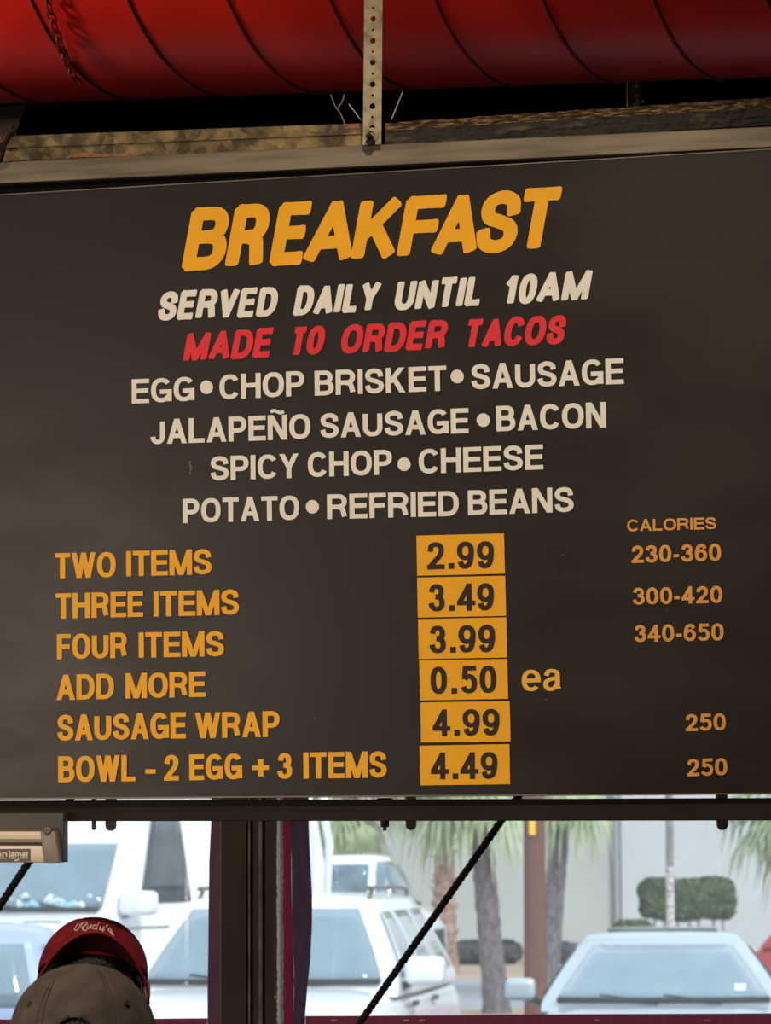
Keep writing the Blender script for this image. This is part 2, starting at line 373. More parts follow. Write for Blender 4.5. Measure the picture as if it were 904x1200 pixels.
def stroke_polys(pts, a, b, rnd, cliprange):
    closed = len(pts) > 3 and math.hypot(pts[0][0] - pts[-1][0], pts[0][1] - pts[-1][1]) < 1e-6
    P = [pts[0]]
    for q in pts[1:]:
        if math.hypot(q[0] - P[-1][0], q[1] - P[-1][1]) > 1e-7: P.append(q)
    if closed: P[-1] = P[0]
    n = len(P); out = []
    straight = n == 2
    def tan(i):
        if closed: p, q = P[(i - 1) % (n - 1)], P[(i + 1) % (n - 1)]
        else: p, q = P[max(0, i - 1)], P[min(n - 1, i + 1)]
        d = math.hypot(q[0] - p[0], q[1] - p[1]) or 1e-9
        return (q[0] - p[0]) / d, (q[1] - p[1]) / d
    L = []; R = []
    for i in range(n):
        tx, ty = tan(i if not (closed and i == n - 1) else 0)
        ox, oy = support(-ty, tx, a, b)
        cx, cy = P[i]
        if straight and not rnd:                 # square ends, trimmed to the cap height below
            ex, ey = support(tx, ty, a, b); k = ex * tx + ey * ty
            if abs(tx) > .02 and abs(ty) > .02:      # only slanted ends that reach the base line or the cap line run on
                k = k * 2.5 if cliprange and (cy < cliprange[0] + b * 1.2 or cy > cliprange[1] - b * 1.2) else 0
            s = -1 if i == 0 else 1
            cx += tx * k * s; cy += ty * k * s
        L.append((cx + ox, cy + oy)); R.append((cx - ox, cy - oy))
    for i in range(n - 1):
        q = [L[i], R[i], R[i + 1], L[i + 1]]
        if cliprange and straight:
            q = clip(clip(q, cliprange[0], True), cliprange[1], False)
        if len(q) > 2: out.append(q)
    if rnd:
        for i in ([] if closed else [0, n - 1]):
            tx, ty = tan(i); q = []
            for k in range(20):
                c_, s_ = math.cos(2 * PI * k / 20), math.sin(2 * PI * k / 20)
                u_ = a * .62 * math.copysign(abs(c_) ** .55, c_); v_ = a * math.copysign(abs(s_) ** .55, s_)
                q.append((P[i][0] + tx * u_ - ty * v_, P[i][1] + ty * u_ + tx * v_))
            out.append(q)
    return out
def glyph(ch, W, H, a, b, rnd):
    """polygons of one glyph in a box W wide and H high"""
    w, st = G[ch]
    if st == 'dot':
        return [[(0, 0), (2 * a * 1.05, 0), (2 * a * 1.05, 2 * a * 1.05), (0, 2 * a * 1.05)]]
    lower = ch in 'eanmrsjity'
    out = []
    for s in st:
        pts = [(a + x * (W - 2 * a), b + y * (H - 2 * b)) for x, y in s]
        if w == 0: pts = [(a, y) for x, y in pts]
        if len(s) == 2 and not rnd and not lower and w:
            (xa, ya), (xb, yb) = s; dx, dy = (xb - xa) * (W - 2 * a), (yb - ya) * H
            if abs(dx) > .03 * H and abs(dy) > .5 * abs(dx):      # slanted limb, cut level at both ends
                hw = a * .97 * math.hypot(dx, dy) / abs(dy)
                hw = a * .97 * math.hypot((xb - xa) * (W - 2 * hw), dy) / abs(dy)
                yy = lambda v: 0 if v == 0 else H if v == 1 else b + v * (H - 2 * b)
                x0, x1 = hw + xa * (W - 2 * hw), hw + xb * (W - 2 * hw)
                out.append([(x0 - hw, yy(ya)), (x0 + hw, yy(ya)), (x1 + hw, yy(yb)), (x1 - hw, yy(yb))]); continue
        out += stroke_polys(pts, a, b, rnd, None if (lower or rnd) else (0, H))
    return out
def poly_bm(bm, polys, fn):
    for i, q in enumerate(polys):             # strokes lie on each other like layers of paint, a few microns apart
        vs = [bm.verts.new(fn(x, y) + V((0, 0, (i % 97) * .9e-5))) for x, y in q]
        try: bm.faces.new(vs)
        except Exception: pass
def word_width(word, H, a, k, gap):
    t = 0
    for i, ch in enumerate(word):
        w = G[ch.replace('Ñ', 'N')][0]
        t += (2 * a if w == 0 else w * H * k) + (gap if i < len(word) - 1 else 0)
    return t
def word_polys(word, x0, x1, H, pen=(.095, .078), rnd=0, gap=.10, slant=0, jit=0):
    a, b = pen[0] * H, pen[1] * H; gap *= H
    lo, hi = .3, 2.5
    for _ in range(40):
        k = (lo + hi) / 2
        if word_width(word, H, a, k, gap) > x1 - x0: hi = k
        else: lo = k
    x = x0; out = []
    for ch in word:
        base = ch.replace('Ñ', 'N'); w = G[base][0]; W = 2 * a if w == 0 else w * H * k
        dy = random.uniform(-jit, jit) * H; hh = H * (1 + random.uniform(-jit, jit))
        ps = glyph(base, W, hh, a, b, rnd)
        if ch == 'Ñ':
            t = [(W * (.16 + .68 * i / 12), H * (1.13 + .045 * math.sin(2 * PI * i / 12))) for i in range(13)]
            ps += stroke_polys(t, b * .75, b * .75, 0, None)
        out += [[(x + px + slant * (py), py + dy) for px, py in q] for q in ps]
        x += W + gap
    return out
DEC = .0012
def lettering(name, words, m, parent, label=None, z=DEC, **kw):
    """words: (text, x0, ybase0, x1, ybase1, cap height in px) all in photograph pixels on the board"""
    bm = bmesh.new()
    for t, x0, y0, x1, y1, h in words:
        p0, p1 = onb(x0, y0, z), onb(x1, y1, z)
        ph = onb((x0 + x1) / 2, (y0 + y1) / 2 - h, z) - onb((x0 + x1) / 2, (y0 + y1) / 2, z)
        H = ph.y; d = p1 - p0; Lx = d.x; sl = d.y / d.x
        if t == '•':
            polys = [disc(Lx / 2, H / 2, H / 2, H / 2, 24)]
        else:
            polys = word_polys(t, 0, Lx, H, **kw)
        poly_bm(bm, polys, lambda x, y: V((p0.x + x, p0.y + y + sl * x, z)))
    o = obj(name, bm, m, parent, angle='keep')
    for f in o.data.polygons:
        if f.normal.z < 0: f.flip()
    if label: o['label'] = label
    return o

# ================================================================= SETTING: the room
YW = 6.65                                     # plane of the street-side opening
bm = bmesh.new(); box(bm, (-5, -3, -.12), (5, YW + .15, 0)); struct('floor', bm, M['floor'])
bm = bmesh.new(); box(bm, (-5, -3, 4.4), (5, YW + .15, 4.5)); struct('ceiling', bm, M['ceil'])
bm = bmesh.new(); box(bm, (-5.15, -3, 0), (-5, YW + .15, 4.4)); struct('wall_left', bm, M['wallin'])
bm = bmesh.new(); box(bm, (5, -3, 0), (5.15, YW + .15, 4.4)); struct('wall_right', bm, M['wallin'])
bm = bmesh.new(); box(bm, (-5, -3.15, 0), (5, -3, 4.4)); struct('wall_rear', bm, M['wallin'])
ZS = at(452, 1196, YW).z - .10                # top of the low wall under the curtains
GZ0 = -.25
ZH = 2.02                                     # underside of the wall above the opening
bm = bmesh.new(); box(bm, (-5, YW, 0), (5, YW + .15, ZS)); box(bm, (-5, YW, ZH), (5, YW + .15, 4.4)); struct('wall_front', bm, M['wallblack'])
bm = bmesh.new(); box(bm, (-5.2, YW + .15, GZ0), (5.2, YW + .19, ZS)); box(bm, (-5.2, YW + .15, ZH), (5.2, YW + .19, 4.6)); struct('wall_outside', bm, M['cladding'])

# street side
GZ = -.25
bm = bmesh.new(); box(bm, (-60, YW + .15, GZ - .3), (60, 37, GZ)); struct('ground', bm, M['asphalt'])
bm = bmesh.new(); box(bm, (-60, 37, GZ - .3), (60, 42.5, GZ)); struct('ground_verge', bm, M['tanground'])
bm = bmesh.new(); box(bm, (-60, 42.5, GZ - .3), (60, 53, GZ)); struct('road', bm, M['road'])
bm = bmesh.new(); box(bm, (-60, 53, GZ - .3), (60, 70, GZ)); struct('ground_strip', bm, M['tanground'])

# building across the street
YB = 64
bl = thing('building', 'pale blank building across the street behind the palms and hedge', 'building', (0, YB, GZ))
bm = bmesh.new(); box(bm, (-26, 0, 0), (26, 10, 9)); obj('wall', bm, M['build'], bl)
x0 = at(728, 1000, YB).x; x1 = at(790, 1000, YB).x
bm = bmesh.new(); box(bm, (x0, -.06, .02), (26, 0, 8.9)); obj('wall_panel', bm, M['build2'], bl)
xp = at(722, 1000, YB).x
bm = bmesh.new(); tube(bm, [(xp, -.1, .05), (xp, -.1, 8.8)], .07, 10); obj('downpipe', bm, M['pipe'], bl, smooth=True)
bm = bmesh.new(); box(bm, (-26, -.25, 8.9), (26, .1, 9.2), .03); obj('roof_fascia', bm, M['brown'], bl)

# ================================================================= OVERHEAD
# the red spiral duct
YD = 6.0
dl, dr = at(0, 122, 5.95), at(904, 90, 5.35)
dl2 = dl + (dl - dr) * .35; dr2 = dr + (dr - dl) * .35
ax = (dr2 - dl2).normalized(); RD = .42
upd = (V((0, 0, 1)) - V((0, 0, 1)).dot(ax) * ax).normalized(); bk = ax.cross(upd)   # bk points away from the camera
if bk.y < 0: bk = -bk
# the visible underside edge is a tangent of the cylinder: place the axis above it, square to the line of sight
mid = (dl + dr) / 2; sight = (mid - CAMP); sight = (sight - sight.dot(ax) * ax).normalized()
nrm = (upd - upd.dot(sight) * sight).normalized()
A0, A1 = dl2 + nrm * RD, dr2 + nrm * RD; LD = (A1 - A0).length
PITCH = 0.196
duct = thing('spiral_duct', 'big red painted spiral ventilation duct running above the menu board', 'air duct', A0)
def dpt(s, th, r): return ax * s + (upd * math.cos(th) + bk * -math.sin(th)) * r     # th grows from the top towards the camera
bm = bmesh.new(); NS, NR = 96, 60; rings = []
for i in range(NR + 1):
    rings.append([bm.verts.new(dpt(LD * i / NR, 2 * PI * k / NS, RD)) for k in range(NS)])
for i in range(NR):
    for k in range(NS): bm.faces.new((rings[i][k], rings[i][(k + 1) % NS], rings[i + 1][(k + 1) % NS], rings[i + 1][k]))
obj('duct_shell', bm, M['duct'], duct, smooth='all')
# spiral lock seam: a low rib that turns round the shell
bm = bmesh.new(); pts = []
s0 = (at(152, 40, 5.9) - A0).dot(ax) % PITCH + .0
n = int(LD / PITCH * 40)
for i in range(n):
    s = i / 40 * PITCH
    th = (s - s0) / PITCH * 2 * PI + PI / 2
    pts.append(dpt(s, th, RD + .001))
tube(bm, pts, .0042, 6); obj('spiral_seam', bm, M['ductseam'], duct, smooth='all')

# dark links modelled round the duct to stand for a chain's cast shadow
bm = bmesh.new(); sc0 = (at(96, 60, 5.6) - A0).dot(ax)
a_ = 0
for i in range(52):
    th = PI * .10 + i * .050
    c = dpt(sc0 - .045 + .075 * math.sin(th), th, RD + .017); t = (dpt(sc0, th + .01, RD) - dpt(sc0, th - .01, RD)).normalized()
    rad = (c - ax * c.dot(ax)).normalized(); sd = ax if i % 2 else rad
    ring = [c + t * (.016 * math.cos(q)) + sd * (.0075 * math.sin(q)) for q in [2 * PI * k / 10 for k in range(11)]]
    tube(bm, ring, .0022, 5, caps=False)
ch = obj('shadow_chain', bm, M['ductseam']); ch.location = A0
tag(ch, 'dark thin links laid round the red duct in place of a chain shadow near the left edge', 'chain')

# silver channel along the top of the board
bo = thing('menu_board', 'large dark breakfast menu board with yellow, cream and red lettering hanging overhead', 'menu board', mw=BM)
TL, TR = onb(0, 229), onb(904, 175.5); BLc, BRc = onb(0, 937), onb(904, 931)
ext = .30
def extl(p, q, k): return p + (p - q) * k
tl, tr, bl_, br_ = extl(TL, TR, .3), extl(TR, TL, .04), extl(BLc, BRc, .3), extl(BRc, BLc, .04)
def slab(bm, corners, z0, z1, mi=0):          # corners counter-clockwise in board space
    f = [bm.verts.new((c.x, c.y, z1)) for c in corners]; b = [bm.verts.new((c.x, c.y, z0)) for c in corners]
    n = len(f); bm.faces.new(f); bm.faces.new(b[::-1])
    for i in range(n): bm.faces.new((f[i], b[i], b[(i + 1) % n], f[(i + 1) % n]))
bm = bmesh.new(); slab(bm, [bl_, br_, tr, tl], -.012, 0); obj('panel', bm, M['panel'], bo)
# bright bare edge of the panel along its top and its bottom
bm = bmesh.new(); e = .0018
slab(bm, [tl, tr, tr + V((0, e, 0)), tl + V((0, e, 0))], -.013, .0015)
obj('top_edge_strip', bm, M['alu'], bo)
bm = bmesh.new(); slab(bm, [bl_ + V((0, .0006, 0)), br_ + V((0, .0006, 0)), br_ + V((0, .0026, 0)), bl_ + V((0, .0026, 0))], -.0125, .0005); obj('bottom_edge_strip', bm, M['alu'], bo)

# --- lettering (each line of vinyl letters is a part)
def c3(x, y): return (180 + x / 1.674, 210 + y / 1.674)
bm = bmesh.new()
# B R E A K F A S T : each letter in its own box (left, right at the base; base y; top y)
for ch, xa, xb, yb, yt in (('B', 54, 160, 181, 58), ('R', 139, 238, 176, 52), ('E', 226, 319, 171, 48), ('A', 292, 388, 166, 44),
                           ('K', 386, 500, 161, 40), ('F', 476, 584, 156, 36), ('A', 543, 632, 152, 32), ('S', 627, 732, 148, 26), ('T', 709, 812, 143, 20)):
    p0 = onb(*c3(xa, yb)); p1 = onb(*c3(xb, yb - (xb - xa) * .055)); pt = onb(*c3(xa, yt))
    W, H = p1.x - p0.x, pt.y - p0.y; a = .111 * H; sl = (p1.y - p0.y) / W
    slant = .20; W2 = W - slant * H
    if ch == 'A': W2 = W
    if ch == 'T': p0.x -= slant * H * .25; W2 = W - slant * H * .80
    poly_bm(bm, [[(x + slant * y, y) for x, y in q] for q in glyph(ch, W2, H, a, a * .95, 2)], lambda x, y: V((p0.x + x, p0.y + y + sl * x, DEC)))
o = obj('heading_lettering', bm, M['yellow'], bo, angle='keep'); o['label'] = 'large yellow brush lettering BREAKFAST'
BRUSH = dict(pen=(.116, .108), rnd=2, gap=.055, slant=.20, jit=.015)
def wl3(t, xa, yb0, xb, yb1, h, cut=.2): 
    a = c3(xa, yb0); b = c3(xb, yb1); return (t, a[0], a[1], b[0] - h / 1.674 * cut, b[1], h / 1.674)
for wd in [wl3('SERVED', 6, 278, 250, 268, 58), wl3('DAILY', 273, 268, 450, 259, 58), wl3('UNTIL', 470, 259, 653, 248, 59), wl3('10AM', 684, 247, 864, 237, 60)]:
    lettering('serving_time_lettering', [wd], M['white'], bo, 'cream brush word ' + wd[0], **BRUSH)
for wd in [wl3('MADE', 57, 358, 240, 349, 57), wl3('TO', 266, 348, 342, 344, 57), wl3('ORDER', 364, 343, 583, 333, 57), wl3('TACOS', 607, 333, 815, 323, 57)]:
    lettering('taco_lettering', [wd], M['red'], bo, 'red brush word ' + wd[0], **BRUSH)
def c4(t, xa, ya, xb, yb, h): return (t, 140 + xa / 1.5067, 410 + ya / 1.5067, 140 + xb / 1.5067, 410 + yb / 1.5067, h / 1.5067)
def bul(x, y, r=12): return c4('•', x - r, y + r, x + r, y + r, 2 * r)
SANS = dict(pen=(.105, .090), gap=.085)
lettering('filling_lettering', [c4('EGG', 22, 95, 133, 90, 43), bul(154, 66), c4('CHOP', 177, 88, 327, 81, 44), c4('BRISKET', 345, 81, 578, 72, 44), bul(597, 47), c4('SAUSAGE', 622, 70, 891, 60, 45),
    c4('JALAPEÑO', 55, 167, 338, 157, 44), c4('SAUSAGE', 355, 156, 617, 147, 44), bul(643, 124), c4('BACON', 666, 144, 860, 137, 45),
    c4('SPICY', 161, 231, 317, 226, 43), c4('CHOP', 333, 225, 482, 220, 44), bul(503, 202), c4('CHEESE', 529, 219, 749, 211, 44),
    c4('POTATO', 112, 306, 318, 300, 43), bul(341, 277), c4('REFRIED', 367, 299, 600, 293, 44), c4('BEANS', 616, 292, 803, 286, 44)],
    M['white'], bo, 'four cream lines listing taco fillings', **SANS)
def c1(t, xa, ya, xb, yb, h): return (t, 40 + xa / 2.0545, 600 + ya / 2.0545, 40 + xb / 2.0545, 600 + yb / 2.0545, h / 2.0545)
COND = dict(pen=(.108, .088), gap=.06)
lettering('item_lettering', [c1('TWO', 50, 160, 197, 157, 61), c1('ITEMS', 222, 155, 428, 150, 61), c1('THREE', 52, 257, 263, 252, 61), c1('ITEMS', 288, 252, 494, 247, 61),
    c1('FOUR', 55, 355, 225, 351, 61), c1('ITEMS', 252, 351, 458, 347, 61), c1('ADD', 54, 453, 193, 450, 61), c1('MORE', 220, 449, 413, 445, 61),
    c1('SAUSAGE', 56, 551, 366, 545, 63), c1('WRAP', 388, 545, 592, 541, 62), c1('BOWL', 58, 651, 245, 648, 63), c1('-', 266, 647, 295, 647, 62), c1('2', 313, 647, 349, 646, 62), c1('EGG', 374, 646, 502, 643, 62),
    c1('+', 526, 643, 566, 642, 62), c1('3', 586, 643, 622, 642, 62), c1('ITEMS', 649, 642, 850, 639, 63)], M['yellow'], bo, 'yellow item names down the left of the board', **COND)
def c2(t, xa, ya, xb, yb, h): return (t, 470 + xa / 3.636, 600 + ya / 3.636, 470 + xb / 3.636, 600 + yb / 3.636, h / 3.636)
lettering('each_lettering', [c2('e', 516, 765, 597, 763, 122), c2('a', 607, 763, 686, 761, 122)], M['amber'], bo, 'orange lettering ea', pen=(.088, .068), gap=.06)
def c5(t, xa, ya, xb, yb, h): return (t, 690 + xa / 3.43, 580 + ya / 3.43, 690 + xb / 3.43, 580 + yb / 3.43, h / 3.43)
lettering('calorie_lettering', [c5('CALORIES', 156, 147, 515, 137, 48), c5('230-360', 174, 274, 534, 265, 70), c5('300-420', 178, 442, 539, 434, 69), c5('340-650', 184, 592, 544, 585, 69),
    c5('250', 391, 950, 553, 946, 69), c5('250', 397, 1131, 559, 1126, 69)], M['tan'], bo, 'orange calorie numbers at the right', pen=(.105, .09), gap=.10)

bm = bmesh.new(); rr = random.Random(4)
for x, y in ((428, 447), (223, 556), (377, 584), (660, 650), (664, 674), (605, 685), (478, 668), (413, 690), (369, 842), (470, 680), (437, 643), (48, 684), (727, 395), (782, 715), (500, 330), (250, 700), (640, 820)):
    p = onb(x, y); poly_bm(bm, [[(p.x + px, p.y + py) for px, py in disc(0, 0, rr.uniform(.0006, .0012), rr.uniform(.0006, .0014), 8)]], lambda x, y: V((x, y, .0006)))
poly_bm(bm, [[(onb(*q).x, onb(*q).y) for q in ((221, 541), (223.5, 539), (225.5, 549), (223.5, 557), (221.5, 556), (223, 549))]], lambda x, y: V((x, y, .0006)))
o = obj('dust_specks', bm, M['dust'], bo, angle='keep'); o['kind'] = 'stuff'
for f in o.data.polygons:
    if f.normal.z < 0: f.flip()
# --- price tags: six yellow plates stuck on the board
TAGS = [((71, 272), (445, 263), (441, 92), (68, 101), [('2', 113, 245, 187, 243), ('.', 204, 243, 224, 242), ('9', 240, 242, 313, 241), ('9', 325, 241, 398, 239)], 116, '2.99', 'two items'),
 ((74, 450), (450, 443), (446, 272), (71, 280), [('3', 118, 424, 188, 422), ('.', 206, 422, 227, 421), ('4', 240, 421, 318, 420), ('9', 326, 420, 398, 418)], 116, '3.49', 'three items'),
 ((78, 627), (454, 620), (451, 449), (75, 457), [('3', 122, 602, 193, 600), ('.', 211, 600, 232, 599), ('9', 246, 599, 320, 598), ('9', 331, 598, 403, 596)], 117, '3.99', 'four items'),
 ((84, 803), (459, 796), (455, 626), (80, 633), [('0', 127, 776, 197, 775), ('.', 216, 775, 238, 774), ('5', 256, 773, 326, 772), ('0', 337, 772, 408, 770)], 117, '0.50', 'add more'),
 ((88, 982), (469, 977), (465, 806), (85, 812), [('4', 136, 955, 212, 955), ('.', 228, 954, 249, 954), ('9', 264, 954, 338, 953), ('9', 349, 953, 422, 952)], 114, '4.99', 'sausage wrap'),
 ((85, 1165), (467, 1160), (464, 989), (81, 996), [('4', 128, 1139, 205, 1138), ('.', 221, 1138, 242, 1138), ('4', 254, 1138, 332, 1137), ('9', 341, 1137, 413, 1136)], 114, '4.49', 'bowl')]
def c2p(p): return 470 + p[0] / 3.636, 600 + p[1] / 3.636
for q in TAGS:
    cs = [onb(*c2p(p)) for p in q[:4]]; c0 = sum(cs, V()) / 4
    t = thing('price_tag', 'yellow price plate reading %s on the %s row of the menu board' % (q[6], q[7]), 'price tag', group='yellow price plates on the menu board', mw=BM @ Matrix.Translation((c0.x, c0.y, 0)))
    bm = bmesh.new(); slab(bm, [c - V((c0.x, c0.y, 0)) for c in cs], .0008, .0022)
    obj('plate', bm, M['yellow'], t)
    o = lettering('price_digits', [c2(a, b, c, d, e_, q[5]) for a, b, c, d, e_ in q[4]], M['digit'], t, z=.0028, pen=(.102, .086))
    for v in o.data.vertices: v.co.x -= c0.x; v.co.y -= c0.y

# --- silver channel above the panel
def bpt(px, py, z): return onb(px, py, z)
def bar4(name, pts, z0, z1, m, parent=None, bev=0, er=.04):   # a long bar given by its four corners seen in front, plus depth
    bm = bmesh.new(); c = [extl(pts[0], pts[1], .3), extl(pts[1], pts[0], er), extl(pts[2], pts[3], er), extl(pts[3], pts[2], .3)]
    slab(bm, c, z0, z1)
    if bev: bmesh.ops.bevel(bm, geom=bm.edges[:], offset=bev, segments=2, profile=.5, affect='EDGES')
    o = obj(name, bm, m, parent); return o
t = thing('frame_channel', 'long brushed silver metal channel along the top of the menu board', 'metal channel', mw=BM)
bar4('channel_face', [bpt(0, 215, .004), bpt(904, 172.3, .004), bpt(904, 148, .004), bpt(0, 190, .004)], -.030, .004, M['alu'], t, .0012)
bar4('gap_shade_strip', [bpt(0, 228, -.010), bpt(904, 175, -.010), bpt(904, 170, -.010), bpt(0, 212, -.010)], -.028, -.014, M['black'], t)  # black strip filling the gap below the channel with painted shade

# left galvanised angle and right rough timber, resting on the channel
bm = bmesh.new()
zb = -.02
p = [bpt(-90, 193, zb), bpt(428, 172, zb), bpt(424, 144.5, zb), bpt(-90, 163, zb)]
slab(bm, p, zb - .05, zb)
pl = [bpt(-90, 178, zb), bpt(426, 157.5, zb), bpt(426, 156, zb), bpt(-90, 176.5, zb)]
slab(bm, pl, zb, zb + .004)
o = obj('steel_angle', bm, M['galv']); o.matrix_world = BM
tag(o, 'mottled rusty galvanised steel angle lying above the left half of the board', 'steel angle')
o_angle = o
for cs in (((84, 184.6), (163, 183.2), (158, 179.6), (118, 181), (92, 177.6)), ((404, 151), (422, 150), (421, 145.2), (408, 145.8)), ((300, 178), (352, 176), (350, 174.6), (305, 176))):
    bm = bmesh.new(); slab(bm, [bpt(x, y, zb) for x, y in cs], zb - .004, zb + .0012); o = obj('rust_patch', bm, M['pinkrust'], o_angle); o['label'] = 'pinkish rust patch'
bm = bmesh.new(); rr = random.Random(3)
N = 90; rows = []
zt = -.022
for i in range(N + 1):
    f = i / N; x = 452 + 560 * f
    yb, yt_, ym = 171.5 - 25.0 / 452 * (x - 452), 144 - 30.0 / 452 * (x - 452), 153 - 27.0 / 452 * (x - 452)
    row = []
    for (y, z) in ((yb, zt), ((yb + ym) / 2, zt + .002), (ym, zt + .004), ((ym + yt_) / 2, zt - .012), (yt_, zt - .035), (yt_ + 2, zt - .07), (yb, zt - .07)):
        q = bpt(x, y + rr.uniform(-.7, .7) * (y != yb), z); q.z += rr.uniform(-.0015, .0015); row.append(bm.verts.new(q))
    rows.append(row)
for i in range(N):
    for k in range(7): bm.faces.new((rows[i][k], rows[i + 1][k], rows[i + 1][(k + 1) % 7], rows[i][(k + 1) % 7])).material_index = int(k in (2, 3, 4))
bm.faces.new(rows[0]); bm.faces.new(rows[-1])
o = obj('timber_beam', bm, [M['wood'], M['woodlit']]); o.matrix_world = BM
tag(o, 'rough dark flaking timber beam above the right half of the board', 'beam')

# perforated hanger strap with its bolt
st = thing('hanger_strap', 'pale perforated metal strap hanging in front of the red duct, bolted above the board', 'hanger strap', mw=BM)
zs = .010
sa, sb_ = bpt(438.5, 171, zs), bpt(441.5, -160, zs)
d = (sb_ - sa); Ls = d.length; d.normalize(); sd = V((d.y, -d.x, 0)); hw = .0155
bm = bmesh.new(); cell = Ls / 26
def strap_cell(y0, y1, r, z):
    outer = []; inner = []; n = 16
    for k in range(n):
        a = 2 * PI * k / n; cx, cy = math.cos(a), math.sin(a)
        m_ = max(abs(cx), abs(cy)); ox, oy = cx / m_ * hw, (y0 + y1) / 2 + cy / m_ * (y1 - y0) / 2
        outer.append((ox, oy)); inner.append((cx * r, (y0 + y1) / 2 + cy * r))
    W = lambda p, zz: bm.verts.new(sa + sd * p[0] + d * p[1] + V((0, 0, zz)))
    o1 = [W(p, z) for p in outer]; i1 = [W(p, z) for p in inner]; o0 = [W(p, z - .002) for p in outer]; i0 = [W(p, z - .002) for p in inner]
    for k in range(n):
        j = (k + 1) % n
        bm.faces.new((o1[k], o1[j], i1[j], i1[k])); bm.faces.new((o0[k], i0[k], i0[j], o0[j])); bm.faces.new((i1[k], i1[j], i0[j], i0[k])); bm.faces.new((o1[k], o0[k], o0[j], o1[j]))
for i in range(26): strap_cell(i * cell, (i + 1) * cell, .0048 if i % 2 else .0022, .012 - min(i, 3) * .0)
obj('strap', bm, M['strap'], st)
mw_ = Matrix.Translation(sa + d * .016 + V((0, 0, .013)))
bm = bmesh.new(); lathe(bm, [(.0055, 0), (.0115, 0), (.0115, .003), (.0055, .003)], 24, mw_, False); obj('washer', bm, M['strap'], st, smooth=True)
bm = bmesh.new(); lathe(bm, [(.0072, .003), (.0078, .004), (.0078, .011), (.0065, .0125)], 6, Matrix.Translation(sa + d * .003 + V((0, 0, .013))))
lathe(bm, [(.0045, .003), (.0045, .022), (.003, .024)], 14, Matrix.Translation(sa + d * .010 + V((0, 0, .013)))); obj('bolt', bm, M['bolt'], st, smooth=True)
# a second, darker strap behind on the right, below the duct
st2 = thing('hanger_strap', 'short dark brown strap seen under the duct above the timber beam', 'hanger strap', mw=BM)
a, b = bpt(744, 160, -.60), bpt(743, 70, -.60)
bm = bmesh.new(); obox(bm, a, b, .022, .003, (1, 0, 0)); obj('strap', bm, M['rust'], st2)
bm = bmesh.new(); obox(bm, bpt(735.5, 150, -.596), bpt(735.5, 80, -.596), .0022, .003, (1, 0, 0)); obj('bare_edge', bm, M['wire'], st2)
for py in (101, 112, 119):
    bm = bmesh.new(); lathe(bm, [(.0022, 0), (.0022, .001)], 8, Matrix.Translation(bpt(746 + (py == 119) * 8, py, -.598))); obj('rivet', bm, M['wire'], st2)

# loose wires in the dark gap
for pts, lab in ((((388, 111), (393, 124), (399, 133), (405, 146)), 'pale loose wire bent in the dark gap just left of the strap'),
                 (((404, 110), (401, 120), (396, 127)), 'short pale wire stub under the duct beside the bent wire'),
                 (((409, 122), (416, 131), (424, 142)), 'dim wire slanting down to the foot of the perforated strap'),
                 (((472, 108), (464, 128), (459, 140)), 'thin brown wire right of the perforated strap')):
    bm = bmesh.new(); tube(bm, catmull([bpt(x, y, -.05) for x, y in pts], 5), .0011, 6)
    o = obj('loose_wire', bm, M['wire'] if lab.startswith('pale') or lab.startswith('short') else M['stem'], smooth='all'); o.matrix_world = BM; tag(o, lab, 'wire')
# dark plate and rusty clamp at the left edge
bm = bmesh.new(); zq = -.80
slab(bm, [bpt(-70, 190, zq), bpt(6, 190, zq), bpt(30.5, 123.5, zq), bpt(-70, 128, zq)], zq - .006, zq)
o = obj('gusset_plate', bm, M['darkmetal']); o.matrix_world = BM; tag(o, 'dark slanted metal plate under the duct at the left edge', 'metal plate')
bm = bmesh.new()
tube(bm, catmull([bpt(17, 150, -.01), bpt(9, 158, .0), bpt(3, 170, .004), bpt(-2, 186, .004), bpt(-12, 198, .002)], 5), [.006] + [.008] * 18 + [.007, .006], 8)
for v in bm.verts: v.co += noise.noise_vector(v.co * 120) * .003
o = obj('pipe_clamp', bm, M['rust'], smooth=True); o.matrix_world = BM; tag(o, 'rusty curved clamp on the steel angle at the left edge', 'clamp')

# ================================================================= BELOW THE BOARD
# square tube under the board, with a bolt through it
t = thing('support_bar', 'dark square steel bar running just below the menu board', 'steel bar', mw=BM)
bar4('tube', [bpt(0, 962.5, -.02), bpt(904, 961.5, -.02), bpt(904, 935.5, -.02), bpt(0, 938.8, -.02)], -.055, -.02, M['darkmetal'], t, .0015, er=.25)
bm = bmesh.new()
q = bpt(451, 962, -.0375); mm = Matrix.Translation(q) @ Matrix.Rotation(-PI / 2, 4, 'X') @ Matrix.Scale(-1, 4, (0, 0, 1))
mm = Matrix.Translation(q) @ Matrix.Rotation(PI / 2, 4, 'X')
lathe(bm, [(.0075, -.001), (.0075, .008), (.0065, .010)], 6, mm); lathe(bm, [(.0032, .008), (.0032, .016)], 12, mm)
obj('through_bolt', bm, M['bolt'], t, smooth=True)
bm = bmesh.new(); q2 = bpt(451, 936.5, -.0375); lathe(bm, [(.013, -.0005), (.012, .0015), (.004, .002)], 20, Matrix.Translation(q2) @ Matrix.Rotation(-PI / 2, 4, 'X'))
obj('bolt_head', bm, M['bolt'], t, smooth=True)

